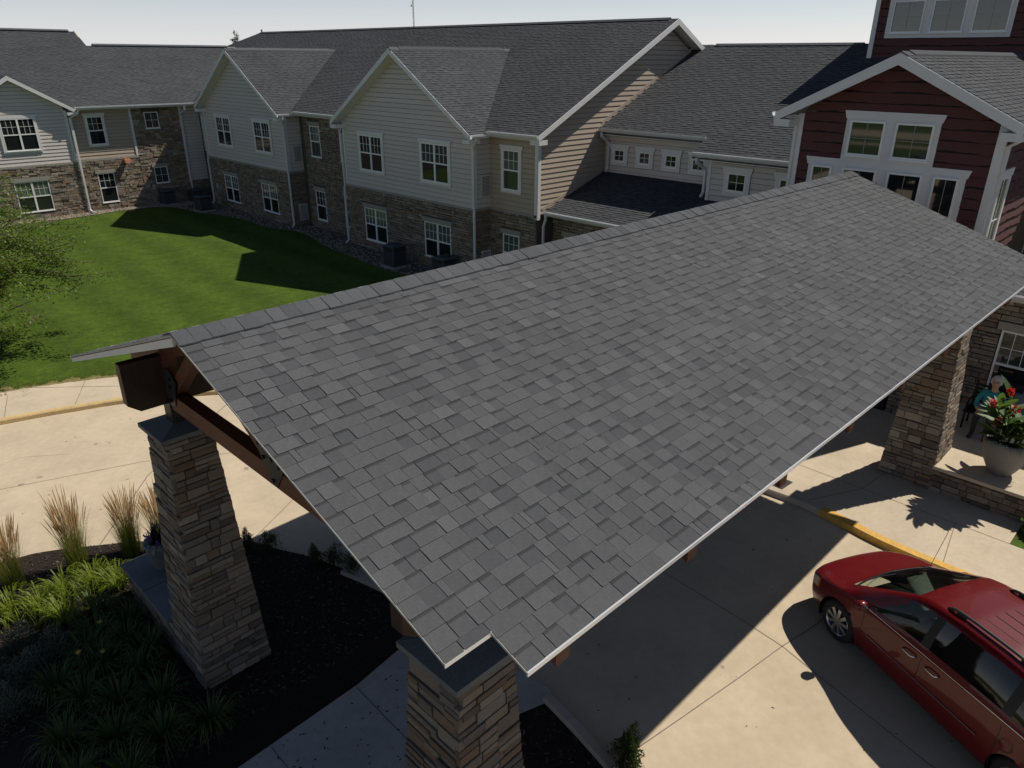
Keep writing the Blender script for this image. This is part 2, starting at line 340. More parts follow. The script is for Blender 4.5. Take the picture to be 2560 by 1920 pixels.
# windows -----------------------------------------------------------
WC = {}
def win_meshes(w, h, style):
    key = (round(w,2), round(h,2), style)
    if key in WC: return WC[key]
    fr = MB(); gr = MB(); panes = []; ft = .045; y0 = -.055
    fr.box(-w/2, w/2, y0, 0, 0, ft); fr.box(-w/2, w/2, y0, 0, h-ft, h); fr.box(-w/2, -w/2+ft, y0+.001, 0, ft, h-ft); fr.box(w/2-ft, w/2, y0+.001, 0, ft, h-ft)
    fr.box(-w/2-.03, w/2+.03, -.075, 0, -.035, -.001)
    cells = [(-w/2+ft, w/2-ft)]; mw = .0045 if style == 'view' else .0075
    if style in ('twin',):
        fr.box(-.045, .045, y0+.002, 0, ft, h-ft); cells = [(-w/2+ft, -.045), (.045, w/2-ft)]
    for c0, c1 in cells:
        if style in ('twin', 'single'):
            zm = h*.5; fr.box(c0, c1, y0+.008, -.012, zm-.028, zm+.028)
            pr = [(ft, zm-.028, 'low'), (zm+.028, h-ft, 'up')]; g = (3, 2)
        else: pr = [(ft, h-ft, 'up')]; g = (2, 2)
        for p0, p1, kind in pr:
            panes.append((MB().add([(c0,-.022,p0),(c1,-.022,p0),(c1,-.022,p1),(c0,-.022,p1)], [(0,1,2,3)]).mesh('pane', 'pane', fix=False), kind))
            if kind == 'up' and style != 'plain':
                for i in range(1, g[0]):
                    x = c0+(c1-c0)*i/g[0]; gr.box(x-mw, x+mw, -.033, -.020, p0, p1)
                for i in range(1, g[1]):
                    z = p0+(p1-p0)*i/g[1]; gr.box(c0, c1, -.034, -.020, z-mw, z+mw)
    WC[key] = (fr.mesh('window_frame', 'vinyl'), gr.mesh('muntin_grid', 'plate_grey' if style == 'view' else 'vinyl') if gr.f else None, panes)
    return WC[key]
TC = {}
def trim_mesh(w, h, cs=.11, hd=.17, fl=.07):
    key = (round(w,2), round(h,2), cs, hd)
    if key in TC: return TC[key]
    t = MB(); y0 = -.048
    t.box(-w/2-cs, -w/2, y0, 0, -cs, h); t.box(w/2, w/2+cs, y0, 0, -cs, h); t.box(-w/2, w/2, y0, 0, -cs, -.036)
    t.prism([(-w/2-cs-.02, y0-.012, h), (w/2+cs+.02, y0-.012, h), (w/2+cs+fl, y0-.012, h+hd), (-w/2-cs-fl, y0-.012, h+hd)], (0, -y0+.012, 0))
    TC[key] = t.mesh('casing', 'white'); return TC[key]
LC = {}
def window(parent, W, a0, a1, z0, z1, style='twin', trim=False, lintel=True, d=0.0, up='pane_mid', low='pane', cs=.11, hd=.17):
    if a0 > a1: a0, a1 = a1, a0
    w = a1-a0; h = z1-z0; fr, gr, panes = win_meshes(w, h, style); rot = (0,0,-math.pi/2) if W.ax == 'X' else (0,0,0)
    loc = W.pt((a0+a1)/2, d, z0); o = put('window', fr, parent, loc, rot)
    for me, kind in panes:
        pm = up if kind == 'up' else low
        if pm != 'pane':
            k = (me.name, pm)
            if k not in LC: LC[k] = me.copy(); LC[k].materials[0] = MATS[pm]
            me = LC[k]
        p = bpy.data.objects.new('pane', me); COL.objects.link(p); p.parent = o
    if gr: p = bpy.data.objects.new('muntin_grid', gr); COL.objects.link(p); p.parent = o
    if trim: p = bpy.data.objects.new('casing', trim_mesh(w, h, cs, hd)); COL.objects.link(p); p.parent = o
    if lintel:
        me = LC.get(('l', round(w,2)))
        if me is None: me = MB().box(-w/2-.1, w/2+.1, -.095, 0, 0, .19).mesh('lintel', 'lintel'); LC[('l', round(w,2))] = me
        p = bpy.data.objects.new('lintel', me); COL.objects.link(p); p.parent = o; p.location = (0,0,h+.008)
    return o
# roofs -------------------------------------------------------------
def shingle_verts(O, U, V, N, u0, u1, v0, v1, t):
    P = lambda u, v, n: O+U*u+V*v+N*n
    vm = v0+(v1-v0)*.76; tm = t+(.004-t)*.76
    return [P(u0,v0,0), P(u1,v0,0), P(u1,v0,t), P(u0,v0,t), P(u0,v1,0), P(u1,v1,0), P(u1,v1,.004), P(u0,v1,.004), P(u1,vm,tm), P(u0,vm,tm)]
SHF = [(0,1,2,3), (3,2,8,9), (9,8,6,7), (0,3,9,7,4), (1,5,6,8,2)]
def add_tab(mb, vs, tint, band):
    n0 = len(mb.f); mb.add(vs, SHF, tint)
    for k in (0, 3, 4): mb.dk[n0+k] = 1.3      # raw dark asphalt on the butt and side edges
    if band: mb.dk[n0+2] = band
def roof(parent, O, U, V, L, rng_u, e=.143, thick=.12, field=True, name='roof_deck', wmin=.14, wmax=.32, seed=1, deckmat='white', pieces=0, piece_key=None, poly=None, tk=(.010,.018), smat='shingle_far', pband=.9, vcut=None):
    """roof slope: solid deck plus shingle tabs. O eave origin, U along eave, V up-slope (unit), L slope length, rng_u(v)->(u0,u1)"""
    O = Vector(O); U = Vector(U); V = Vector(V).normalized(); N = U.cross(V).normalized()
    if N.z < 0: N = -N
    if poly is None:
        a = rng_u(0); b = rng_u(L); poly = [(a[0],0), (a[1],0), (b[1],L), (b[0],L)]
        if abs(b[1]-b[0]) < .01: poly = poly[:3]
    top = [O+U*u+V*v for u, v in poly]
    MB().prism(top, -N*thick).build(name, deckmat, parent)
    if not field: return N
    r = random.Random(seed); tabs = []
    nc = int(math.ceil(L/e))
    for i in range(nc):
        v0 = i*e; v1 = min(v0+e+.012, L); a, b = rng_u(min(v0+e*.5, L))
        if b-a < .05: continue
        u = a; raised = r.random() < .5
        if vcut and v0 < vcut < v0+e:
            a0 = rng_u(vcut+.05)[0]; am = rng_u(0)[0]; u = am; k_ = a0
            if v0+e-vcut > .03:
                while k_ < am-.005:
                    wd = r.uniform(wmin, wmax); wd = am-k_ if am-(k_+wd) < .08 else wd
                    tabs.append((k_+.0015, k_+wd-.0015, vcut-.012, v1, tk[1], r.random(), 0.0)); k_ += wd
        while u < b-.005:
            # laminated shingle: raised light teeth alternate with thinner darker gaps that carry the printed shadow band
            raised = (not raised) if r.random() < .82 else raised
            wd = r.uniform(wmin, wmax)*(1.0 if raised else .9)
            if r.random() < .10: wd *= .4
            if b-(u+wd) < .06: wd = b-u
            tn = round(((r.uniform(.45, .82) if r.random() < .85 else r.uniform(.8, .99)) if raised else (r.uniform(.02, .40) if r.random() < .75 else r.uniform(.4, .7)))*9)/9*.985+.005
            tabs.append((u+.001, u+wd-.001, v0+r.uniform(-.002,.002), v1, tk[1] if raised else tk[0], tn, (1.0 if (not raised and r.random() < pband) or r.random() < .08 else 0.0)))
            u += wd
    singles = []
    if pieces:
        tabs.sort(key=lambda q: piece_key(O+U*((q[0]+q[1])/2)+V*q[2])); singles, tabs = tabs[:pieces], tabs[pieces:]
    if singles:
        pm = {}
        for q in singles:
            wq = round(q[1]-q[0], 2); k = (wq, round(q[3]-q[2], 2), q[4], q[6], q[5])
            me = pm.get(k)
            if me is None:
                mb = MB(); add_tab(mb, shingle_verts(Vector((0,0,0)), Vector((1,0,0)), Vector((0,1,0)), Vector((0,0,1)), 0, max(wq-.002,.01), 0, k[1], q[4]), q[5], q[6])
                me = mb.mesh('shingle', smat, fix=False); pm[k] = me
            o = bpy.data.objects.new('shingle', me); COL.objects.link(o); o.parent = parent
            M = Matrix((U, V, N)).transposed().to_4x4(); M.translation = O+U*q[0]+V*q[2]-base(parent)
            o.matrix_local = M
    mb = MB()
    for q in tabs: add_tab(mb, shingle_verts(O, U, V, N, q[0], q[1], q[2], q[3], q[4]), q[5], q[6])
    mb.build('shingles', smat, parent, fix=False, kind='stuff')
    return N
def ridge_vent(parent, a, b, half=.16, s1=.49, s2=.49, axis='Y'):
    a = Vector(a); b = Vector(b); d = (b-a).normalized(); sd = Vector((-d.y, d.x, 0))
    mb = MB(); hgt = .045
    q = [sd*half+Vector((0,0,-half*s1+hgt)), Vector((0,0,hgt+.01)), -sd*half+Vector((0,0,-half*s2+hgt)), -sd*half+Vector((0,0,-half*s2+hgt-.02)), Vector((0,0,hgt-.012)), sd*half+Vector((0,0,-half*s1+hgt-.02))]
    mb.prism([a+k for k in q], b-a); 
    o = mb.build('ridge_vent', 'ridge_shingle', parent)
    m2 = MB(); q = [sd*(half-.05)+Vector((0,0,-half*s1-.01)), sd*(half-.05)+Vector((0,0,-half*s1+hgt+.02)), Vector((0,0,hgt-.02)), -sd*(half-.05)+Vector((0,0,-half*s2+hgt+.02)), -sd*(half-.05)+Vector((0,0,-half*s2-.01))]
    m2.prism([a+d*.03+k for k in q], b-a-d*.06).build('ridge_vent_core', 'dark_core', parent)
def gutter(parent, a, b, out, sz=.15):
    """white K gutter from a to b (top back edge), out = outward unit vector"""
    a = Vector(a); b = Vector(b); o = Vector(out); z = Vector((0,0,1))
    q = [o*0, o*0-z*sz, o*sz*.6-z*sz, o*sz*.95-z*sz*.45, o*sz-z*.01, o*(sz-.012)-z*.01, o*(sz*.9-.012)-z*sz*.45, o*(sz*.55)-z*(sz-.012), o*.01-z*(sz-.012), o*.01]
    return MB().prism([a+k for k in q], b-a).build('gutter', 'gutter_white', parent)
def downspout(parent, pts, w=.085):
    mb = MB(); P = [Vector(p) for p in pts]
    # rectangular pipe with mitred bends
    rings = []
    for i, p in enumerate(P):
        d = (P[min(i+1,len(P)-1)]-P[max(i-1,0)]).normalized(); ref = Vector((0,1,0)) if abs(d.y) < .9 else Vector((1,0,0))
        sx = d.cross(ref).normalized(); sy = d.cross(sx).normalized(); k = w/2
        if 0 < i < len(P)-1:
            a1 = (P[i]-P[i-1]).normalized().dot(d); k = w/2/max(a1, .6)
        rings.append([p+sx*i_*k+sy*j_*w/2 for i_, j_ in ((-1,-.8),(-.8,-1),(.8,-1),(1,-.8),(1,.8),(.8,1),(-.8,1),(-1,.8))])
    vs = [v for r_ in rings for v in r_]; n = 8
    fs = [(i*n+k, i*n+(k+1)%n, (i+1)*n+(k+1)%n, (i+1)*n+k) for i in range(len(P)-1) for k in range(n)]+[tuple(range(n))[::-1], tuple((len(P)-1)*n+k for k in range(n))]
    mb.add(vs, fs); return mb.build('downspout', 'gutter_white', parent)
def bx(parent, name, m, x0, x1, y0, y1, z0, z1, **k): return MB().box(x0,x1,y0,y1,z0,z1).build(name, m, parent, **k)
# ================================================================== GROUND
def sheet(name, pts, z, m, label, cat=None, kind='structure', parent=None):
    mb = MB(); mb.add([(x, y, z) for x, y in pts], [tuple(range(len(pts)))])
    return mb.build(name, m, parent, label=label, kind=kind)
def slab(name, pts, z0, z1, m, label):
    mb = MB(); mb.prism([(x, y, z0) for x, y in pts], (0,0,z1-z0)); return mb.build(name, m, None, label=label, kind='structure')
def smooth(pts, n=6):
    out = []
    for i in range(len(pts)-1):
        p0 = Vector(pts[max(i-1,0)]); p1 = Vector(pts[i]); p2 = Vector(pts[i+1]); p3 = Vector(pts[min(i+2,len(pts)-1)])
        for k in range(n):
            t = k/n; out.append(tuple(.5*((2*p1)+(p2-p0)*t+(2*p0-5*p1+4*p2-p3)*t*t+(3*p1-p0-3*p2+p3)*t**3)))
    out.append(tuple(pts[-1])); return out
def kerb(name, line, wd, z0, z1, m, label, side=1):
    """kerb stone strip along a polyline with a rounded road edge; side=+1 body lies to the left of travel"""
    mb = MB(); P = [Vector((x,y,0)) for x, y in line]; vs = []
    for i, p in enumerate(P):
        d = (P[min(i+1,len(P)-1)]-P[max(i-1,0)]).normalized(); nrm = Vector((-d.y, d.x, 0))*side
        for o, z in ((0, z0), (.012, z1-.03), (.04, z1), (wd, z1), (wd, z0)): vs.append(p+nrm*o+Vector((0,0,z)))
    n = 5; fs = [(i*n+k, i*n+k+1, (i+1)*n+k+1, (i+1)*n+k) for i in range(len(P)-1) for k in range(n-1)]
    fs += [tuple(range(n)), tuple((len(P)-1)*n+k for k in range(n))[::-1]]
    mb.add(vs, fs); return mb.build(name, m, None, label=label, kind='structure')
sheet('ground', [(-900,-900),(1500,-900),(1500,1500),(-900,1500)], -.05, 'lawn', 'wide flat grassy land around the buildings')
sheet('street', [(-66,-300),(-57,-300),(-57,300),(-66,300)], -.03, 'concrete', 'street beyond the grounds'); sheet('street_walk', [(-50,-300),(-47.5,-300),(-47.5,300),(-50,300)], -.03, 'walk_concrete', 'sidewalk along the street beyond the grounds')
far_line = smooth([(-30,23.2),(-12,22.6),(-3,21.75),(2.59,20.40),(4.21,19.92),(5.41,19.46),(7.27,18.35),(9.0,16.75),(10.8,14.3),(12.2,11.3),(12.95,8.5),(13.19,5.6),(13.24,4.7),(13.12,3.83),(13.0,3.0),(12.98,1.5),(13.05,-4),(13.2,-30)])
sheet('driveway', [(-30,-30)]+far_line+[(13.2,-30.01)] if False else [(-30,-30)]+far_line, 0.0, 'concrete', 'broad tan concrete driveway passing under the canopy')
iA = min(range(len(far_line)), key=lambda i: abs(far_line[i][0]-9.2)+ (9 if far_line[i][1] < 10 else 0))
iB = min(range(len(far_line)), key=lambda i: abs(far_line[i][1]-4.35)); iC = min(range(len(far_line)), key=lambda i: abs(far_line[i][1]+4))
kerb('faded_kerb', far_line[:iA+1], .17, -.02, .125, 'faded_yellow', 'faded yellow painted kerb beside the lawn walk')
kerb('kerb', far_line[iA:iB+1], .17, -.02, .124, 'kerb_concrete', 'plain concrete kerb between driveway and entrance walk')
kerb('yellow_kerb', far_line[iB:iC+1], .21, -.02, .126, 'yellow', 'bright yellow painted kerb next to the red car')
walk_out = smooth([(-30,25.6),(-3,23.75),(3.05,22.30),(3.75,22.12),(5.77,21.22),(8.2,19.85),(10.5,17.7),(12.6,15),(14.6,12.4),(17,10.6)])
inner = [(x, y) for x, y in far_line if y > -4.1]
def offs(line, d):
    P = [Vector((x,y)) for x, y in line]; out = []
    for i, p in enumerate(P):
        t = (P[min(i+1,len(P)-1)]-P[max(i-1,0)]).normalized(); out.append((p.x-t.y*d, p.y+t.x*d))
    return out
slab('sidewalk', offs(inner, .168)+[(14.66,-4),(14.66,1.41),(15.7,1.41),(19.2,1.41),(19.2,10.6)]+walk_out[::-1], -.02, .118, 'walk_concrete', 'pale concrete sidewalk between the driveway kerb and buildings')
lawn_pts = walk_out+[(21.3,10.6),(21.3,19.2),(20.6,19.2),(20.6,47.6),(-30,47.6)]
mb = MB(); mb.add([(x, y, .075) for x, y in lawn_pts], [tuple(range(len(lawn_pts)))]); mb.build('lawn', 'lawn', None, label='bright green mown lawn filling the courtyard', kind='structure')
sheet('verge', [(14.67,-6),(26,-6),(26,1.40),(14.67,1.40)], .10, 'lawn', 'small grass verge at the end of the entrance walk')
# mowing stripes: lawn material gets a soft alternating band
def stripes(m):
    t = MATS[m].node_tree; N = t.nodes; L = t.links; b = N['Principled BSDF']; src = b.inputs['Base Color'].links[0].from_socket
    tc = N.new('ShaderNodeTexCoord'); mp = N.new('ShaderNodeMapping'); mp.inputs['Rotation'].default_value = (0,0,math.radians(2)); L.new(tc.outputs['Object'], mp.inputs[0])
    wv = N.new('ShaderNodeTexWave'); wv.inputs['Scale'].default_value = .14; wv.inputs['Distortion'].default_value = 1.5; wv.inputs['Detail'].default_value = 2; L.new(mp.outputs[0], wv.inputs[0])
    mr = N.new('ShaderNodeMapRange'); mr.inputs[3].default_value = .88; mr.inputs[4].default_value = 1.13; L.new(wv.outputs['Fac'], mr.inputs[0])
    nz = N.new('ShaderNodeTexNoise'); nz.inputs['Scale'].default_value = 22; nz.inputs['Detail'].default_value = 8; nz.inputs['Roughness'].default_value = .75; L.new(tc.outputs['Object'], nz.inputs['Vector'])
    m2 = N.new('ShaderNodeMapRange'); m2.inputs[1].default_value = .3; m2.inputs[2].default_value = .7; m2.inputs[3].default_value = .62; m2.inputs[4].default_value = 1.38; L.new(nz.outputs['Fac'], m2.inputs[0])
    mu = N.new('ShaderNodeMath'); mu.operation = 'MULTIPLY'; L.new(mr.outputs[0], mu.inputs[0]); L.new(m2.outputs[0], mu.inputs[1])
    sc = N.new('ShaderNodeVectorMath'); sc.operation = 'SCALE'; L.new(src, sc.inputs[0]); L.new(mu.outputs[0], sc.inputs['Scale']); L.new(sc.outputs[0], b.inputs['Base Color'])
stripes('lawn')
# worn edge of the lawn along the walk
mb = MB(); vs = []; seg = [p for p in walk_out if -4 < p[0] < 13]
dd = offs(seg, .02)
fine = []
for i in range(len(dd)-1):
    for k in range(6): fine.append((Vector(dd[i])*(1-k/6)+Vector(dd[i+1])*(k/6)))
pp = [(x, y, .125) for x, y in fine]; ww = [.12+.25*abs(math.sin(i*.37))*abs(math.sin(i*.11+1))+R.uniform(0,.14) for i in range(len(fine))]
oo = offs([tuple(p) for p in fine], 1.0)
for i, p in enumerate(fine):
    d = Vector(oo[i])-p; q = p+d*ww[i]; q0 = p-d*R.uniform(0,.06); vs += [(q0.x, q0.y, .1215), (q.x, q.y, .08)]
mb.add(vs, [(2*i, 2*i+1, 2*i+3, 2*i+2) for i in range(len(fine)-1)]); mb.build('worn_grass_edge', 'grass_dry', None, label='dry worn grass edge along the sidewalk', kind='structure')
# grass tufts along that edge and over the near lawn so that its edge is not a clean line
mb = MB(); rr = random.Random(5)
def blade(mb, p, h, lean, wd, az, rng, tint, segs=2):
    d = Vector((math.cos(az), math.sin(az), 0)); s = Vector((-d.y, d.x, 0))*wd/2; vs = []
    for i in range(segs+1):
        t = i/segs; c = p+d*lean*t*t+Vector((0,0,h*(t-.25*lean/h*t*t if h else 0)))
        k = (1-t*.95); vs += [c-s*k, c+s*k]
    mb.add(vs, [(2*i, 2*i+1, 2*i+3, 2*i+2) for i in range(segs)], tint)
for i, p in enumerate(fine):
    d = Vector(oo[i])-p
    for k in range(26):
        q = p+d*(ww[i]*rr.uniform(.2,1.6)); blade(mb, Vector((q.x+rr.uniform(-.1,.1), q.y+rr.uniform(-.1,.1), .07)), rr.uniform(.05,.1), rr.uniform(0,.05), .012, rr.uniform(0,6.28), rr, rr.random(), 1)
mb.build('grass_tufts', 'leaf_grass', None, fix=False, label='short ragged grass tufts along the lawn edge', kind='stuff')
# control joints sawn into the concrete
JM = MB()
def joint(mb, pts, z, wd=.014):
    for a, b in zip(pts[:-1], pts[1:]):
        a = Vector((*a, z)); b = Vector((*b, z)); d = (b-a).normalized(); s = Vector((-d.y, d.x, 0))*wd/2
        mb.add([a-s, a+s, b+s, b-s], [(0,1,2,3)])
joint(JM, [(-8,19.8),(1.83,17.0),(4.45,16.08),(6.05,15.05),(8.6,12.6)], .003); joint(JM, [(2.64,13.46),(4.26,15.4),(7.6,18.0)], .003, .02)
joint(JM, [(4.76,11.62),(5.97,12.3),(10.4,14.6)], .003); joint(JM, [(5.8,3.78),(7.13,3.56),(8.25,3.38),(9.29,3.23),(10.18,3.06),(13.0,2.7)], .003)
joint(JM, [(9.75,9.0),(9.38,4.01),(9.29,3.23),(9.1,2.55),(8.67,.93),(8.2,-3)], .003); joint(JM, [(9.75,9.0),(9.9,13.0)], .003); joint(JM, [(6.0,8.2),(9.7,8.4),(12.9,8.6)], .003)
JM.build('driveway_joints', 'joint', None, label='thin dark control joints across the driveway', kind='structure')
JW = MB()
for a, b in (((3.14,21.9),(2.74,20.5)),((4.95,21.6),(4.24,20.1)),((6.9,20.5),(6.0,19.25)),((8.8,19.2),(7.7,18.1)),((14.69,2.34),(13.2,2.11)),((14.67,1.41),(14.66,4.12)),((14.66,4.12),(13.42,4.73)),((14.66,4.12),(15.6,4.05)),((14.66,4.12),(14.7,9.9)),((14.67,6.0),(13.4,6.1)),((14.7,8.0),(13.2,8.1))): joint(JW, [a, b], .1215, .012)
JW.build('sidewalk_joints', 'joint', None, label='thin scored joints across the sidewalk', kind='structure')
mat('stain', (.30, .25, .18), .85, var=.2, scale=9)
SM = MB(); rs = random.Random(77)
for k in range(46):
    x_ = rs.uniform(6.4,12.6) if k < 30 else rs.uniform(0,6.5); y_ = rs.uniform(-1,10) if k < 30 else rs.uniform(14,19); r_ = rs.uniform(.015,.07)*(2 if rs.random() < .15 else 1)
    SM.add([(x_+math.cos(a_*.628)*r_*rs.uniform(.6,1.2), y_+math.sin(a_*.628)*r_*rs.uniform(.6,1.2), .0022) for a_ in range(10)], [tuple(range(10))])
for pts in ([(7.2,9.5),(7.5,8.6),(7.35,7.9),(7.7,7.0),(7.62,6.2),(8.0,5.4)],[(11.9,2.4),(11.6,1.6),(11.75,.9),(11.5,.1)],[(1.0,18.6),(1.9,18.1),(2.5,18.25),(3.4,17.6)],[(7.4,1.9),(7.9,1.5),(8.0,.9)]): joint(SM, pts, .0024, .008)
SM.build('driveway_stains', 'stain', None, fix=False, label='small oil spots and hairline cracks on the driveway', kind='structure')
slab('drain_grate', [(13.42,5.30),(13.86,5.27),(13.86,5.75),(13.42,5.75)], .10, .124, 'steel_grey', 'small grey metal pad set in the walk by the kerb')
# planted island -----------------------------------------------------
isl = smooth([(-9,12.6),(-5,14.2),(-1.5,14.6),(1.17,14.07),(1.81,13.9),(2.64,13.38),(3.3,12.9),(4.55,11.7),(4.93,10.93),(5.27,10.2),(5.66,8.86),(5.84,7.7),(5.9,6.6),(5.92,5.6),(5.95,5.1),(5.74,3.89),(5.45,2.8),(4.9,1.2),(3.9,-.8),(2.2,-3),(0,-5),(-4,-6.5),(-9,-6.8)])
slab('mulch_bed', isl, -.02, .055, 'mulch', 'dark mulch covered planting island under the canopy end')
kl = [p for p in isl if 1.0 < p[1] < 5.12 and p[0] > 3]; kr = [p for p in isl if 7.75 < p[1] < 9.6 and p[0] > 3]
kerb('island_kerb', offs(kl, -.16), .16, -.02, .11, 'kerb_concrete', 'low concrete kerb edging the mulch beside the walkway mouth', side=1)
kerb('island_kerb', offs(kr, -.16), .16, -.02, .11, 'kerb_concrete', 'low concrete kerb edging the mulch beyond the walkway', side=1)
slab('walkway', [(-9,5.12),(5.0,5.15),(5.43,5.18),(5.9,5.03),(6.02,5.15),(6.0,5.45),(5.93,5.8),(5.93,7.75),(5.6,7.62),(5.1,7.35),(4.11,7.19),(2.33,7.12),(-9,7.0)], -.02, .078, 'path_concrete', 'grey concrete walkway between the two front stone piers')
JP = MB()
for a, b in (((4.07,7.16),(4.02,5.15)),((2.7,7.1),(2.68,5.14)),((1.3,7.05),(1.3,5.14)),((5.45,7.4),(5.4,5.2))): joint(JP, [a, b], .0815, .012)
JP.build('walkway_joints', 'joint', None, label='dark joints across the island walkway', kind='structure')
sheet('island_lawn', [(-8.5,7.2),(-.6,7.25),(-.5,8.3),(-.7,9.3),(-.9,10.0),(-1.2,10.6),(-3,11.2),(-8.5,11.2)], .062, 'lawn', 'shaded grass patch beside the island walkway')
rr = random.Random(21); mb = MB()
def inpoly(x, y, poly):
    c = False; j = len(poly)-1
    for i in range(len(poly)):
        if (poly[i][1] > y) != (poly[j][1] > y) and x < (poly[j][0]-poly[i][0])*(y-poly[i][1])/(poly[j][1]-poly[i][1])+poly[i][0]: c = not c
        j = i
    return c
n = 0
while n < 9000:
    x = rr.uniform(-.5, 6); y = rr.uniform(.5, 14.3)
    if not inpoly(x, y, isl) or (5.05 < y < 7.75): continue
    if x < 1.0 and 7 < y < 9.6: continue
    l = rr.uniform(.02,.075); wd = rr.uniform(.006,.018); az = rr.uniform(0,6.28); d = Vector((math.cos(az), math.sin(az), rr.uniform(-.35,.35))).normalized(); p = Vector((x,y,.058+rr.uniform(0,.018)))
    mb.bar(p-d*l/2, p+d*l/2, wd, wd*.4, tint=rr.random()); n += 1
mb.build('mulch_chips', 'mulch_chip', None, fix=False, label='loose shredded bark chips over the mulch bed', kind='stuff')
# gravel strips at the wall feet --------------------------------------
gl = [(8,46.05),(11,46.15),(13.3,46.35),(14.5,46.55),(16,46.4),(17.0,45.9),(17.4,44.6),(17.55,43.0),(18.1,41.5),(18.5,39),(18.45,36.5),(19.0,34.9),(18.9,33),(18.4,31),(18.1,28),(17.9,25.5),(18.3,23),(18.9,20.5),(19.6,18.7),(20.2,16),(20.2,10.8)]
gls = smooth(gl, 4); gpoly = gls+[(21.4,10.8),(21.4,19.0),(20.6,19.0),(20.6,47.5),(8,47.5)]
sheet('gravel_strip', gpoly, .086, 'gravel_bed', 'strip of river gravel along the foot of the walls')
mb = MB(); rr = random.Random(8); n = 0
OCT = [(1,0,0),(-1,0,0),(0,1,0),(0,-1,0),(0,0,1),(0,0,-.6)]; OF = [(0,2,4),(2,1,4),(1,3,4),(3,0,4),(2,0,5),(1,2,5),(3,1,5),(0,3,5)]
while n < 7000:
    if rr.random() < .45: x = rr.uniform(8.5,19.8); y = rr.uniform(45.6,47.4)
    else: x = rr.uniform(17.3,20.4); y = rr.uniform(22,47)
    if not inpoly(x, y, gpoly) or (x > 19.65 and (21.6 < y < 30.5 or 35.6 < y < 45)): continue
    s = rr.uniform(.03,.075); sx, sy, sz = s*rr.uniform(.7,1.3), s*rr.uniform(.7,1.3), s*rr.uniform(.4,.8); a = rr.uniform(0,6.28); ca, sa = math.cos(a), math.sin(a)
    mb.add([(x+(vx*ca*sx-vy*sa*sy), y+(vx*sa*sx+vy*ca*sy), .09+sz*.5+vz*sz) for vx, vy, vz in OCT], OF, rr.random()); n += 1
mb.build('gravel', 'gravel', None, fix=False, label='pale river gravel stones at the wall foot', kind='stuff')

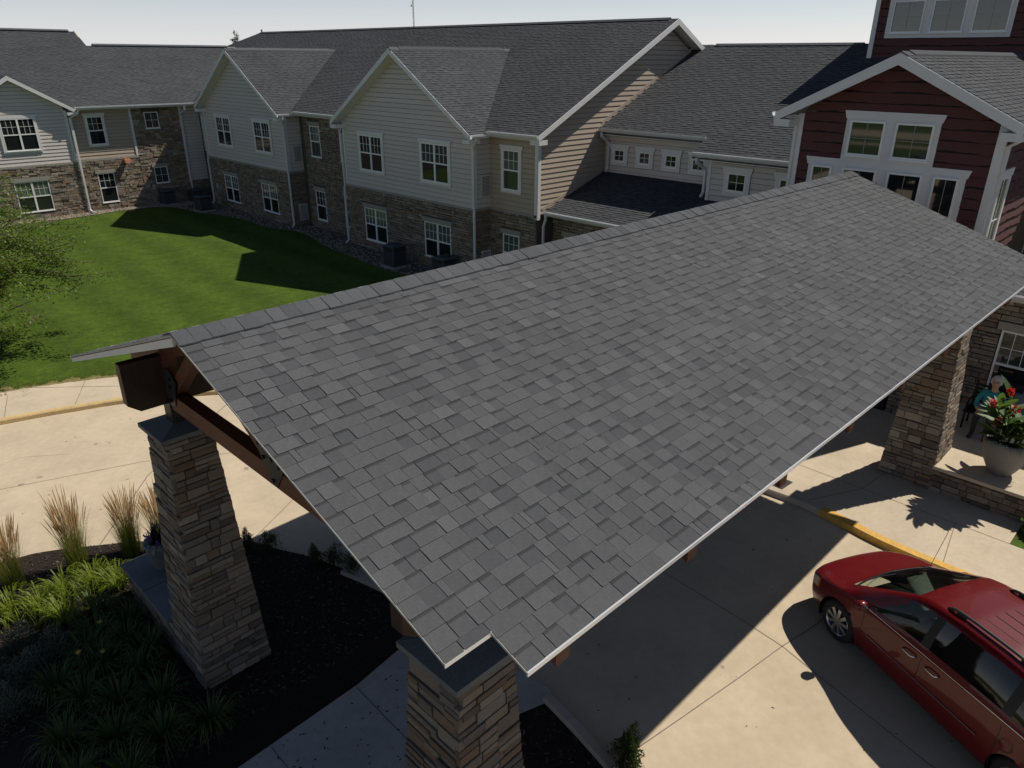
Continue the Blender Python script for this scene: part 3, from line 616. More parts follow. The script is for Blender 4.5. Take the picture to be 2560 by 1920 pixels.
# ================================================================== COURTYARD WING (two gables)
cw = thing('residential_wing', (22,33,0), 'long two-storey wing with two grey gables facing the lawn', 'building')
X3, XR = 19.66, 20.5
core = MB(); core.box(XR+.01, 35, 19.06, 47.4, 0, 5.78); core.build('wall', 'mortar', cw)
def gable_wing(yc, lo, hi, pk_y):
    """projecting bay facing -X between y=lo..hi, ridge at yc, roof peak 8.7"""
    W = Wall('X', X3); half = 4.7; ze = 5.74; zr = 8.70; s = (zr-ze)/half
    MB().box(X3+.01, 24.5, lo+.01, hi-.01, 0, 5.9).build('wall', 'mortar', cw)
    zt = zr-.16
    MB().prism([(X3+.011, lo+.02, 5.7), (X3+.011, hi-.02, 5.7), (X3+.011, yc, 5.7+ (zt-5.7)*1.0)], (5,0,0)).build('gable_core', 'mortar', cw)
    clip = lambda z: (yc-(zt-z)/s, yc+(zt-z)/s)
    siding(cw, W, lo+.1, hi-.1, 2.93, zt, 'siding', clip=clip)
    # belt trim, corner boards
    b = MB(); W.box(b, lo, hi, 0, .05, 2.83, 2.93); b.build('belt_trim', 'lintel', cw)
    for a in (lo, hi-.11):
        b = MB(); W.box(b, a, a+.11, 0, .045, 2.935, 5.72); b.build('corner_board', 'white', cw)
    holes = []
    for y1, y0 in WIN[yc]:
        window(cw, W, y0, y1, 3.71, 5.21, 'twin', True, False, d=.034, up=R.choice(('pane_mid','pane')))
        window(cw, W, y0, y1, .54, 2.03, 'twin', False, True, up='pane_blind_reflect'); holes += [(y0-.01, y1+.01, .50, 2.035), (y0-.1, y1+.1, 2.035, 2.24)]
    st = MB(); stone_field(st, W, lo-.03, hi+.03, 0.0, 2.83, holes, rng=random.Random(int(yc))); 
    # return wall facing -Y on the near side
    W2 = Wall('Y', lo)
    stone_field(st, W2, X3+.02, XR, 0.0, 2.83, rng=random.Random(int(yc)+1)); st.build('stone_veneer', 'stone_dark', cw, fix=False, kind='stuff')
    b = MB(); W2.box(b, X3, XR, 0, .045, 2.831, 2.931); b.build('belt_trim', 'lintel', cw)
    siding(cw, W2, X3+.01, XR, 2.935, 5.7, 'siding')
    b = MB(); W2.box(b, X3-.03, X3+.09, 0.0, .04, 2.936, 5.71); b.build('corner_board', 'white', cw)
    for z0 in (3.35, .38):
        l = MB(); W2.box(l, X3+.28, XR-.06, .03, .08, z0, z0+.85); lo_ = l.build('louver', 'siding', cw)
        l = MB()
        for k in range(14): W2.box(l, X3+.33, XR-.11, .078, .088, z0+.05+k*.054, z0+.08+k*.054)
        l.build('louver_slats', 'louver', lo_)
    # roof: two slopes, valleys against the main roof
    n = math.hypot(1, s); xm = lambda z: 20.05+(z-5.85)/.49
    f = lambda v: (0, max(.1, xm(ze+v*s/n)-19.15+.15)); Lr = half*n
    roof(cw, (19.15, yc-half, ze), (1,0,0), (0, 1/n, s/n), Lr, f, seed=int(yc)+5, thick=.14)
    roof(cw, (19.15, yc+half, ze), (1,0,0), (0, -1/n, s/n), Lr, f, seed=int(yc)+6, thick=.139, field=True)
    ridge_vent(cw, (19.6, yc, zr), (xm(zr)-.45, yc, zr), s1=s, s2=s)
    caps = MB()
    caps.prism([(19.14, yc, zr+.03), (19.14, yc-.18, zr+.025-.18*s), (19.14, yc-.18, zr+.005-.18*s), (19.14, yc, zr+.01), (19.14, yc+.18, zr+.005-.18*s), (19.14, yc+.18, zr+.025-.18*s)], (7, 0, 0)); caps.build('ridge_cap', 'ridge_shingle', cw)
    # rake fascia boards, white
    for sg in (-1, 1):
        e = yc+sg*half; q = MB(); q.prism([(19.12, yc, zr-.015), (19.12, e, ze-.015), (19.12, e, ze-.20), (19.12, yc, zr-.225)], (.03,0,0)); q.build('rake_fascia', 'white', cw)
        q = MB(); q.prism([(19.15, yc, zr-.15), (19.15, e, ze-.15), (19.15, e, ze-.165), (19.15, yc, zr-.165)], (.5,0,0)); q.build('rake_soffit', 'white', cw)
        b = MB(); b.box(19.125, 19.66, min(e, e-sg*.42), max(e, e-sg*.42), ze-.33, ze-.17); b.build('eave_return', 'white', cw)
    gutter(cw, (19.15, yc-half-.0, ze+.0), (20.05, yc-half, ze), (0,-1,0))
WIN = {25.95: ((29.12,27.45),(24.74,23.04)), 40.15: ((43.33,41.66),(38.89,37.21))}
gable_wing(25.95, 21.60, 30.45, 0); gable_wing(40.15, 35.72, 44.95, 0)
# recessed middle wall and right hand bay
W = Wall('X', XR)
st = MB()
holes = [(33.8,34.72,.54,2.03),(33.7,34.82,2.03,2.24),(33.8,34.72,3.71,5.2),(33.7,34.82,5.2,5.41),(31.15,32.06,.54,2.03),(31.15,32.06,3.71,5.2)]
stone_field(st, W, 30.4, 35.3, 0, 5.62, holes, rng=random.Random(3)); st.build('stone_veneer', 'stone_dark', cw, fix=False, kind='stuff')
for a0, a1 in ((33.8,34.72),(31.15,32.06)):
    window(cw, W, a0, a1, 3.71, 5.2, 'single', up='pane_blind_reflect', low='pane_mid'); window(cw, W, a0, a1, .54, 2.03, 'single', up='pane_mid')
siding(cw, W, 19.15, 21.6, 2.935, 5.66, 'siding_tan')
b = MB(); W.box(b, 19.05, 21.6, 0, .05, 2.83, 2.93); b.build('belt_trim', 'lintel', cw)
b = MB(); W.box(b, 19.03, 19.16, 0, .05, 2.75, 5.68); b.build('corner_board', 'white', cw)
window(cw, W, 19.95, 20.82, 3.71, 5.19, 'single', True, False, d=.034, up='pane_blind_reflect', low='pane_mid')
window(cw, W, 19.93, 20.84, .5, 2.0, 'single', up='pane_blind_reflect')
st = MB(); stone_field(st, W, 19.05, 21.6, 0, 2.83, [(19.92,20.85,.46,2.01),(19.83,20.94,2.01,2.22)], rng=random.Random(4)); st.build('stone_veneer', 'stone_dark', cw, fix=False, kind='stuff')
siding(cw, W, 45.0, 47.45, 2.935, 5.66, 'siding'); st = MB(); stone_field(st, W, 45.0, 47.45, 0, 2.9, rng=random.Random(9)); st.build('stone_veneer', 'stone_dark', cw, fix=False, kind='stuff')
# big gable end wall facing -Y with sunlit clapboards
W = Wall('Y', 19.05); sm = .49
rk = lambda z: (max(20.5, 20.5+(z-5.62)/sm), min(35.8, 28.19+(9.62-z)/sm))
def clip(z):
    return (20.5 if z < 5.62 else 20.5+(z-5.62)/sm, 35.5 if z < 5.9 else 28.19+(9.5-z)/sm)
MB().prism([(20.52,19.06,5.0),(35.4,19.06,5.0),(35.4,19.06,5.9),(28.19,19.06,9.48),(20.52,19.06,5.66)], (0,.4,0)).build('gable_core', 'mortar', cw)
siding(cw, W, 20.62, 35.3, 2.95, 9.45, 'siding_tan', clip=clip)
b = MB(); W.box(b, 20.47, 20.62, 0, .05, 2.75, 5.66); b.build('corner_board', 'white', cw)
# flashing boards where the lower roofs meet that wall
MB().prism([(20.75,19.05,3.06),(24.3,19.05,4.22),(24.3,19.05,4.34),(20.75,19.05,3.18)], (0,-.035,0)).build('roof_skirt_board', 'siding_tan', cw)
MB().prism([(24.1,19.05,5.99),(30.5,19.05,8.91),(30.5,19.05,9.03),(24.1,19.05,6.11)], (0,-.035,0)).build('roof_skirt_board', 'siding_tan', cw)
# main roof
s = .49; n = math.hypot(1, s); ze = 5.85; xr = 28.19; Lr = (xr-20.05)*n; zr = ze+(xr-20.05)*s
roof(cw, (20.05, 18.6, ze), (0,1,0), (1/n,0,s/n), Lr, lambda v: (0, 53.1-18.6+(xr-20.05-v/n)), seed=3, thick=.14, poly=[(0,0),(34.5+8.14,0),(34.5,Lr),(0,Lr)])
roof(cw, (36.33, 18.6, ze), (0,1,0), (-1/n,0,s/n), Lr, lambda v: (0, 34.5), field=False, thick=.139)
roof(cw, (20.05, 53.1+8.14, ze), (1,0,0), (0,-1/n,s/n), Lr, lambda v: (v/n, 16.28-v/n), field=False, thick=.138, name='hip_deck')
ridge_vent(cw, (xr, 19.0, zr), (xr, 53.0, zr), s1=s, s2=s)
for x0, x1, z0, z1 in ((20.02, xr, ze, zr), (36.36, xr, ze, zr)):
    MB().prism([(x0,18.57,z0-.01),(x1,18.57,z1-.01),(x1,18.57,z1-.23),(x0,18.57,z0-.21)], (0,.03,0)).build('rake_fascia', 'white', cw)
    MB().prism([(x0,18.60,z0-.15),(x1,18.60,z1-.15),(x1,18.60,z1-.165),(x0,18.60,z0-.165)], (0,.46,0)).build('rake_soffit', 'white', cw)
bx(cw, 'eave_return', 'white', 20.04, 20.48, 18.58, 19.04, ze-.34, ze-.17)
for a, b_ in ((18.58,21.25),(30.65,35.43),(44.85,46.7)):
    gutter(cw, (20.05,a,ze), (20.05,b_,ze), (-1,0,0)); bx(cw, 'soffit', 'white', 20.051, 20.49, a+.03, b_, ze-.20, ze-.17)
downspout(cw, [(19.4,21.18,5.62),(19.4,21.2,5.5),(19.52,21.50,5.25),(19.55,21.52,5.1),(19.55,21.52,2.95),(19.53,21.5,2.7),(19.53,21.5,.25),(19.35,21.4,.14)])
downspout(cw, [(19.4,35.36,5.62),(19.4,35.38,5.5),(19.52,35.62,5.25),(19.55,35.64,5.1),(19.55,35.64,2.95),(19.53,35.62,2.7),(19.53,35.62,.25),(19.35,35.5,.14)])
downspout(cw, [(19.97,31.3,5.62),(19.97,31.0,5.4),(19.60,30.56,5.15),(19.60,30.55,2.9),(19.56,30.56,2.7),(19.56,30.56,.25),(19.4,30.6,.14)])
downspout(cw, [(19.97,45.6,5.62),(19.97,45.4,5.4),(19.60,45.05,5.15),(19.60,45.04,2.9),(19.56,45.05,2.7),(19.56,45.05,.25),(19.4,45.1,.14)])
MB().tube([(28.25,53.0,9.7),(28.25,53.0,10.05)], .05, 8).build('vent_pipe', 'steel_dark', cw)
bx(cw, 'utility_box', 'plate_grey', 19.53, 19.6, 44.2, 44.4, 1.1, 1.4)

# ================================================================== FAR WING (across the lawn)
fwg = thing('far_wing', (10,50,0), 'far two-storey wing with sunlit stone base beyond the lawn', 'building')
YL = 47.40; YB = 47.2
MB().box(-14, 20.6, YL+.01, 62, 0, 5.75).build('wall', 'mortar', fwg); MB().box(8.15, 13.05, YB+.01, 48, 0, 5.72).build('wall', 'mortar', fwg)
W = Wall('Y', YL); WB = Wall('Y', YB)
siding(fwg, W, 13.1, 16.35, 2.98, 5.6, 'siding_tan'); b = MB(); W.box(b, 13.05, 16.45, 0, .055, 2.86, 2.975); b.build('belt_trim', 'lintel', fwg)
b = MB(); W.box(b, 16.34, 16.46, 0, .06, 2.98, 5.6); b.build('corner_board', 'white', fwg)
st = MB(); stone_field(st, W, 13.05, 16.46, 0, 2.86, [(13.98,14.92,.48,2.16),(13.88,15.02,2.16,2.36)], rng=random.Random(5), hmin=.08, hmax=.17, lmin=.14, lmax=.45)
stone_field(st, W, 16.46, 19.2, 0, 5.6, [(17.15,17.99,1.26,2.24),(17.05,18.09,2.24,2.44),(17.13,17.99,4.41,5.34),(17.03,18.09,5.34,5.6)], rng=random.Random(6), hmin=.08, hmax=.17, lmin=.14, lmax=.45)
st.build('stone_veneer', 'stone', fwg, fix=False, kind='stuff')
b = MB(); W.box(b, 19.2, 19.34, 0, .06, 1.2, 5.6); b.build('corner_board', 'white', fwg); siding(fwg, W, 19.34, 20.4, 1.25, 5.6, 'siding')
st = MB(); stone_field(st, W, 19.2, 20.4, 0, 1.2, rng=random.Random(16)); st.build('stone_veneer', 'stone_dark', fwg, fix=False, kind='stuff')
window(fwg, W, 14.02, 14.85, 3.73, 5.22, 'single', True, False, d=.034, up='pane'); window(fwg, W, 14.0, 14.9, .52, 2.15, 'single', low='pane', up='pane')
window(fwg, W, 17.16, 17.96, 4.43, 5.33, 'four', up='pane', lintel=False); window(fwg, W, 17.18, 17.97, 1.29, 2.23, 'four', up='pane_mid')
# gabled bump
s = .6; n = math.hypot(1, s); xc = 10.6; zr = 7.37; half = 2.85; ze = zr-half*s
clipb = lambda z: (xc-(zr-.14-z)/s, xc+(zr-.14-z)/s)
MB().prism([(8.17,YB+.012,5.6),(13.03,YB+.012,5.6),(xc,YB+.012,zr-.17)], (0,2,0)).build('gable_core', 'mortar', fwg)
siding(fwg, WB, 8.25, 12.95, 2.93, zr-.15, 'siding', clip=clipb)
b = MB(); WB.box(b, 8.1, 13.08, 0, .055, 2.82, 2.925); b.build('belt_trim', 'lintel', fwg)
for a in (8.12, 12.93): b = MB(); WB.box(b, a, a+.13, 0, .06, 2.93, 5.6); b.build('corner_board', 'white', fwg)
window(fwg, WB, 9.82, 11.42, 3.7, 5.3, 'twin', True, False, d=.034, up='pane'); window(fwg, WB, 9.76, 11.42, .5, 2.1, 'twin', up='pane_blind_reflect')
st = MB(); stone_field(st, WB, 8.12, 13.08, 0, 2.82, [(9.74,11.44,.46,2.11),(9.64,11.54,2.11,2.31)], rng=random.Random(12), hmin=.08, hmax=.17, lmin=.14, lmax=.45); st.build('stone_veneer', 'stone', fwg, fix=False, kind='stuff')
ym = lambda z: 46.87+(z-5.78)/.49
fb = lambda v: (0, max(.2, ym(ze+v*s/n)-46.85+.1))
roof(fwg, (xc+half, 46.85, ze), (0,1,0), (-1/n,0,s/n), half*n, fb, seed=31, thick=.13); roof(fwg, (xc-half, 46.85, ze), (0,1,0), (1/n,0,s/n), half*n, fb, seed=32, thick=.129)
for sg in (-1, 1):
    e = xc+sg*half
    MB().prism([(xc,46.82,zr-.01),(e,46.82,ze-.01),(e,46.82,ze-.19),(xc,46.82,zr-.21)], (0,.03,0)).build('rake_fascia', 'white', fwg)
    MB().prism([(xc,46.85,zr-.14),(e,46.85,ze-.14),(e,46.85,ze-.155),(xc,46.85,zr-.155)], (0,.35,0)).build('rake_soffit', 'white', fwg)
    MB().box(min(e,e-sg*.42), max(e,e-sg*.42), 46.83, 47.2, ze-.30, ze-.155).build('eave_return', 'white', fwg)
# main slopes of the far wing: lower ridge right, higher ridge left
s = .49; n = math.hypot(1, s); y0 = 46.87; z0 = 5.78; L1 = (53.2-y0)*n; L2 = (54.8-y0)*n
vb = (7.37-z0)*n/s; gx = lambda v: max(0.0, (7.37-(z0+v*s/n))/.6)   # the small gable cuts a triangle out of this slope
roof(fwg, (10.6, y0, z0), (1,0,0), (0,1/n,s/n), L2, lambda v: ((gx(v), 15.8) if v < L1 else (0, 6.06)), seed=41, thick=.14, poly=[(gx(0),0),(9.45,0),(9.45,1.0),(15.8,L1),(6.06,L1),(6.06,L2),(0,L2),(0,vb)])
roof(fwg, (-16, y0, z0), (1,0,0), (0,1/n,s/n), L2, lambda v: (0, 26.6-gx(v)), seed=42, thick=.141, poly=[(0,0),(26.6-gx(0),0),(26.6,vb),(26.6,L2),(0,L2)])
roof(fwg, (-16, 62.85, z0), (1,0,0), (0,-1/n,s/n), L2, lambda v: (0, 32.66), field=False, thick=.139); roof(fwg, (16.66, 59.65, z0), (1,0,0), (0,-1/n,s/n), L1, lambda v: (0, 9.7), field=False, thick=.138)
MB().prism([(16.60,53.2,z0+6.45*s-.1),(16.60,54.8,z0+8.05*s-.01),(16.60,56.4,z0+6.45*s-.1)], (.06,0,0)).build('gable_step', 'siding_tan', fwg)
ridge_vent(fwg, (17.0,53.2,z0+6.45*s), (25.6,53.2,z0+6.45*s)); ridge_vent(fwg, (-15.5,54.8,z0+8.05*s), (16.3,54.8,z0+8.05*s))
gutter(fwg, (13.45,y0,z0), (19.98,y0,z0), (0,-1,0)); bx(fwg, 'soffit', 'white', 13.2, 19.97, y0, YL, z0-.19, z0-.16)
downspout(fwg, [(13.55,46.78,5.6),(13.5,46.82,5.45),(13.16,47.08,5.2),(13.16,47.09,.3),(13.2,46.9,.15)])
downspout(fwg, [(19.35,46.78,5.6),(19.35,46.82,5.4),(19.27,47.3,5.1),(19.27,47.32,1.0),(19.27,47.3,.3),(19.35,47.0,.15)])
bx(fwg, 'utility_box', 'plate_grey', 16.9, 17.05, 47.33, 47.42, .95, 1.25)
sc = thing('wall_sconce', (15.67,47.35,2.6), 'coppery wall lamp on the sunlit stone of the far wing', 'lamp')
MB().box(15.6,15.74,47.2,47.40,2.62,2.9).build('back_plate', 'copper', sc); MB().prism([(15.5,47.22,2.66),(15.5,46.9,2.66),(15.5,46.95,2.86),(15.5,47.22,2.86)], (.34,0,0)).build('lamp_shade', 'copper', sc)
spb = thing('splash_block', (13.3,46.75,.08), 'small concrete splash block under the far downspout', 'splash block'); MB().prism([(13.05,46.45,.1),(13.5,46.45,.1),(13.42,47.0,.1),(13.12,47.0,.1)], (0,0,.09)).build('block', 'lintel', spb); MB().box(13.12,13.16,46.5,47.0,.18,.23).build('rim', 'lintel', spb); MB().box(13.38,13.42,46.5,47.0,.18,.23).build('rim', 'lintel', spb)
# ================================================================== LINK BUILDING (clerestory, low lean-to roof)
lk = thing('link_building', (26,13,0), 'link building with small square clerestory windows above a low roof', 'building')
XC, XW = 24.4, 23.4
MB().box(XC+.01, 36, 4.2, 19.0, 0, 5.8).build('wall', 'mortar', lk); MB().box(XW+.01, 25, 8.8, 13.69, 0, 5.45).build('wall', 'mortar', lk); MB().box(21.41, 25, 8.8, 18.98, 0, 2.98).build('wall', 'mortar', lk)
W = Wall('X', XC); siding(lk, W, 13.7, 19.0, 4.10, 5.75, 'siding'); W2 = Wall('X', XW); siding(lk, W2, 8.9, 13.58, 3.86, 5.35, 'siding')
b = MB(); W2.box(b, 13.58, 13.71, 0, .05, 3.84, 5.3); b.build('corner_board', 'white', lk)
WS = Wall('Y', 13.7)
for a0, a1 in ((18.01,18.52),(16.81,17.32),(15.61,16.12),(14.44,14.95)): window(lk, W, a0, a1, 4.64, 5.09, 'four', True, False, d=.034, up=R.choice(('pane_mid','pane')), cs=.15, hd=.2)
for a0, a1 in ((12.23,12.9),(10.4,11.05)): window(lk, W2, a0, a1, 4.26, 4.86, 'four', True, False, d=.034, up='pane', cs=.15, hd=.2)
st = MB(); stone_field(st, Wall('X',21.4), 9, 19.0, 0, 2.95, [(17.2,18.4,.5,2.1)], rng=random.Random(14)); st.build('stone_veneer', 'stone_dark', lk, fix=False, kind='stuff')
window(lk, Wall('X',21.4), 17.2, 18.4, .5, 2.1, 'twin')
s = .33; n = math.hypot(1, s)
roof(lk, (20.92, 9.0, 3.04), (0,1,0), (1/n,0,s/n), (XC-20.92)*n, lambda v: ((0, 10.02) if v < (XW-20.92)*n else (4.7, 10.02)), seed=51, poly=[(0,0),(10.02,0),(10.02,(XC-20.92)*n),(4.7,(XC-20.92)*n),(4.7,(XW-20.92)*n),(0,(XW-20.92)*n)])
gutter(lk, (20.92,9,3.04), (20.92,19.0,3.04), (-1,0,0)); bx(lk, 'soffit', 'white', 20.93, 21.4, 9, 18.99, 2.86, 2.89)
s = .456; n = math.hypot(1, s); xr = 30.6; Lr = (xr-23.05)*n; v1 = (24.0-23.05)*n; z0 = 5.89-.95*s; zr = z0+(xr-23.05)*s
roof(lk, (23.05, -6, z0), (0,1,0), (1/n,0,s/n), Lr, lambda v: ((0, 20.2) if v < v1 else (0, 25.0)), seed=52, thick=.13, poly=[(0,0),(20.2,0),(20.2,v1),(25.0,v1),(25.0,Lr),(0,Lr)])
roof(lk, (38.15, -6, z0), (0,1,0), (-1/n,0,s/n), Lr, lambda v: (0, 25.0), field=False, thick=.129)
ridge_vent(lk, (xr,12.0,zr), (xr,18.2,zr), s1=s, s2=s)
gutter(lk, (24.0,14.25,5.89), (24.0,19.0,5.89), (-1,0,0), .15); gutter(lk, (23.05,8.8,z0), (23.05,14.22,z0), (-1,0,0), .15)
bx(lk, 'soffit', 'white', 24.01, 24.39, 14.2, 18.99, 5.62, 5.65); bx(lk, 'soffit', 'white', 23.06, 23.39, 8.8, 14.2, 5.20, 5.23); bx(lk, 'soffit', 'white', 23.06, 24.0, 13.72, 14.2, 5.17, 5.199)
bx(lk, 'eave_fascia', 'white', 23.055, 24.0, 14.2, 14.225, 5.23, 5.44)
downspout(lk, [(23.9,18.85,5.72),(23.9,18.85,5.6),(24.28,18.78,5.3),(24.3,18.78,5.2),(24.3,18.78,4.32),(24.2,18.8,4.2)])
downspout(lk, [(22.97,13.95,5.28),(22.97,13.95,5.15),(23.3,13.8,4.9),(23.32,13.78,4.8),(23.32,13.78,4.1),(23.2,13.8,3.95)])
downspout(lk, [(20.82,18.9,2.9),(20.82,18.9,2.75),(20.72,18.92,2.5),(20.72,18.92,.3),(20.6,18.9,.15)])

# ================================================================== RED ENTRY PAVILION
rp = thing('red_entry_pavilion', (20,6.4,0), 'dark red sided entry gable with large white framed windows', 'building')
XE = 18.9; YC = 6.40
MB().box(XE+.01, 26, 4.16, 8.64, 0, 7.1).build('wall', 'dark_core', rp)
s = .50; half = 2.68; zr = 8.53; ze = zr-half*s; n = math.hypot(1, s); zt = zr-.16
MB().prism([(XE+.012,4.17,7.0),(XE+.012,8.63,7.0),(XE+.012,YC,zt)], (4,0,0)).build('gable_core', 'dark_core', rp)
W = Wall('X', XE); wavy(rp, W, 4.26, 8.54, 3.0, zt-.02, clip=lambda z: (YC-(zt-z)/s, YC+(zt-z)/s)); W2 = Wall('Y', 4.15); wavy(rp, W2, 19.02, 23.75, 3.0, 6.95)
for a in (4.13, 8.54): b = MB(); W.box(b, a, a+.13, 0, .055, 2.9, 7.15); b.build('corner_board', 'white', rp)
b = MB(); W2.box(b, XE-.05, XE+.12, 0, .05, 2.9, 7.14); b.build('corner_board', 'white', rp)
b = MB(); W2.box(b, 23.72, 23.86, 0, .05, 2.9, 7.0); b.build('corner_board', 'white', rp)
# entrance below the canopy: stone base with a pair of glazed doors
st = MB(); stone_field(st, W, 4.12, 8.68, .1, 2.95, [(5.2,7.6,.1,2.45)], rng=random.Random(19)); stone_field(st, W2, 18.9, 23.8, .1, 2.95, rng=random.Random(20)); st.build('stone_veneer', 'stone_dark', rp, fix=False, kind='stuff')
b = MB(); W.box(b, 4.12, 8.68, 0, .07, 2.95, 3.0); b.build('belt_trim', 'lintel', rp)
for a0, a1 in ((5.25,6.38),(6.42,7.55)):
    f_ = MB(); W.box(f_, a0, a0+.1, 0, .05, .12, 2.4); W.box(f_, a1-.1, a1, 0, .05, .12, 2.4); W.box(f_, a0+.1, a1-.1, 0, .049, 2.28, 2.4); W.box(f_, a0+.1, a1-.1, 0, .049, .12, .36); d_ = f_.build('door', 'steel_dark', rp)
    q = MB(); W.box(q, a0+.1, a1-.1, 0, .02, .36, 2.28); q.build('pane', 'pane', d_)
    q = MB(); hx_ = a1-.14 if a0 < 6 else a0+.14; q.tube([W.pt(hx_,.09,.95), W.pt(hx_,.09,1.4)], .014, 6); q.build('handle', 'chrome', d_)
# white window surround boards
b = MB(); W.box(b, 5.40, 7.48, 0, .05, 6.17, 7.10); b.build('window_surround', 'white', rp); b = MB(); W.box(b, 4.66, 8.24, 0, .05, 3.9, 5.99); b.build('window_surround', 'white', rp)
for a0, a1, z0_, z1_ in ((5.35,7.53,7.10,7.28),(4.60,8.30,5.99,6.17)):
    P = [W.pt(a0+.03,.062,z0_), W.pt(a1-.03,.062,z0_), W.pt(a1+.02,.062,z1_), W.pt(a0-.02,.062,z1_)]; MB().prism(P, (.062,0,0)).build('window_header', 'white', rp)
for a0, a1 in ((6.56,7.37),(5.51,6.33)): window(rp, W, a0, a1, 6.28, 7.07, 'view', False, False, d=.045, up='pane_view')
for a0, a1 in ((7.63,8.13),(6.56,7.37),(5.54,6.31),(4.78,5.31)): window(rp, W, a0, a1, 4.3, 5.98, 'view', False, False, d=.045, up='pane')
window(rp, W2, 19.28, 19.98, 4.1, 6.02, 'four', True, False, d=.03, up='pane')
for sg in (-1, 1):
    e = YC+sg*half; f = lambda v: (0, max(.5, 24+((ze+v*s/n)-5.89)/.456-18.4+.2))
    roof(rp, (18.4, e, ze), (1,0,0), (0,-sg/n,s/n), half*n, f, seed=60+sg, thick=.13 if sg < 0 else .129)
    MB().prism([(18.37,YC,zr-.01),(18.37,e,ze-.01),(18.37,e,ze-.22),(18.37,YC,zr-.25)], (.03,0,0)).build('rake_fascia', 'white', rp)
    MB().prism([(18.40,YC,zr-.15),(18.40,e,ze-.15),(18.40,e,ze-.165),(18.40,YC,zr-.165)], (.5,0,0)).build('rake_soffit', 'white', rp)
    MB().box(18.372, 18.9, min(e,e-sg*.40), max(e,e-sg*.40), ze-.33, ze-.165).build('eave_return', 'white', rp)
    gutter(rp, (18.4,e,ze), (24 if sg > 0 else 26,e,ze), (0,sg,0), .11)
MB().prism([(18.39, YC, zr+.03), (18.39, YC-.17, zr+.025-.17*s), (18.39, YC-.17, zr+.005-.17*s), (18.39, YC, zr+.01), (18.39, YC+.17, zr+.005-.17*s), (18.39, YC+.17, zr+.025-.17*s)], (11.3,0,0)).build('ridge_cap', 'ridge_shingle', rp)
ridge_vent(rp, (18.85,YC,zr), (28.6,YC,zr), s1=s, s2=s)
downspout(rp, [(18.5,9.12,7.1),(18.5,9.12,6.98),(18.8,8.75,6.9),(18.86,8.70,6.85),(18.86,8.70,4.0)], .08)
downspout(rp, [(19.0,3.66,7.1),(19.0,3.70,6.95),(19.06,4.06,6.7),(19.06,4.08,4.0)], .08)
# ================================================================== RED TOWER
tw = thing('red_tower', (31,9,8), 'upper red sided tower with a row of white framed windows', 'building')
XT = 29.6
MB().box(XT+.01, 35, 5.0, 11.38, 7.2, 10.75).build('wall', 'dark_core', tw)
W = Wall('X', XT); wavy(tw, W, 5.0, 11.30, 8.35, 10.6); b = MB(); W.box(b, 11.28, 11.44, 0, .06, 8.3, 10.6); b.build('corner_board', 'white', tw)
b = MB(); W.box(b, 7.08, 10.96, 0, .05, 9.06, 10.42); b.build('window_surround', 'white', tw)
for a0, a1 in ((9.78,10.80),(8.50,9.52),(7.20,8.24)): window(tw, W, a0, a1, 9.22, 10.22, 'view', False, False, d=.045, up='pane_mid')
MB().box(29.15, 35.5, 4.6, 11.85, 10.6, 10.75).build('eave_fascia', 'white', tw)
MB().add([(29.13,4.58,10.75),(35.5,4.58,10.75),(35.5,11.87,10.75),(29.13,11.87,10.75),(31.5,8.2,11.7),(33.5,8.2,11.7)], [(0,1,5,4),(1,2,5),(2,3,4,5),(3,0,4),(3,2,1,0)]).build('roof_deck', 'shingle', tw)
# ================================================================== PORCH: raised floor, stone wall, low roof
po = thing('entrance_porch', (17.3,1.5,.1), 'raised stone faced porch with a tan floor beside the entrance', 'porch')
MB().box(15.66, 19.55, -5, 4.08, .0, .62).build('porch_core', 'mortar', po); MB().box(15.60, 19.55, -5, 3.16, .62, .69).build('porch_floor', 'walk_concrete', po); MB().box(16.5, 19.55, 3.16, 4.12, .62, .689).build('porch_floor', 'walk_concrete', po)
W = Wall('X', 15.66); st = random.Random(31)
# front stones one by one
SV = []
def stone_variants(m):
    out = []; r = random.Random(3)
    for k in range(12):
        j = lambda a: r.uniform(-a, a)
        v = [(-.5,0,0),(.5,0,0),(.495,-.92+j(.06),.03+j(.03)),(-.495,-.92+j(.06),.03+j(.03)),(-.5,0,1),(.5,0,1),(.49,-.92+j(.06),.97+j(.03)),(-.49,-.92+j(.06),.97+j(.03))]
        c = (j(.2), -1+j(.06), .5+j(.2))
        mb = MB(); mb.add(v+[c], [(3,2,1,0),(4,5,6,7),(1,2,6,5),(3,0,4,7),(0,1,5,4),(2,3,8),(3,7,8),(7,6,8),(6,2,8)]); out.append(mb.mesh('stone', m))
    return out
SV = {'stone': stone_variants('stone'), 'stone_dark': stone_variants('stone_dark')}
def stones_single(parent, W, spans, z0, z1, m='stone', rng=R, hmin=.065, hmax=.135, lmin=.13, lmax=.42, dep=(.05,.085)):
    """spans(z)->(a0,a1,d) ; one object per stone"""
    z = z0; cnt = 0; rot = (0,0,-math.pi/2) if W.ax == 'X' else (0,0,0)
    while z < z1-.02:
        hh = min(rng.uniform(hmin,hmax), z1-z)
        if z1-z-hh < .04: hh = z1-z
        a0, a1, d = spans(z+hh/2); a = a0
        while a < a1-.01:
            l = rng.uniform(lmin,lmax)
            if a1-a-l < .09: l = a1-a
            dd = rng.uniform(*dep)
            put('stone', rng.choice(SV[m]), parent, W.pt(a+l/2, d-.03, z+.005), rot, (l-.011, dd, hh-.009)); cnt += 1
            a += l
        z += hh
    return cnt
stones_single(po, W, lambda z: (-1.0, 3.2, 0), .1, .62, 'stone', random.Random(77))
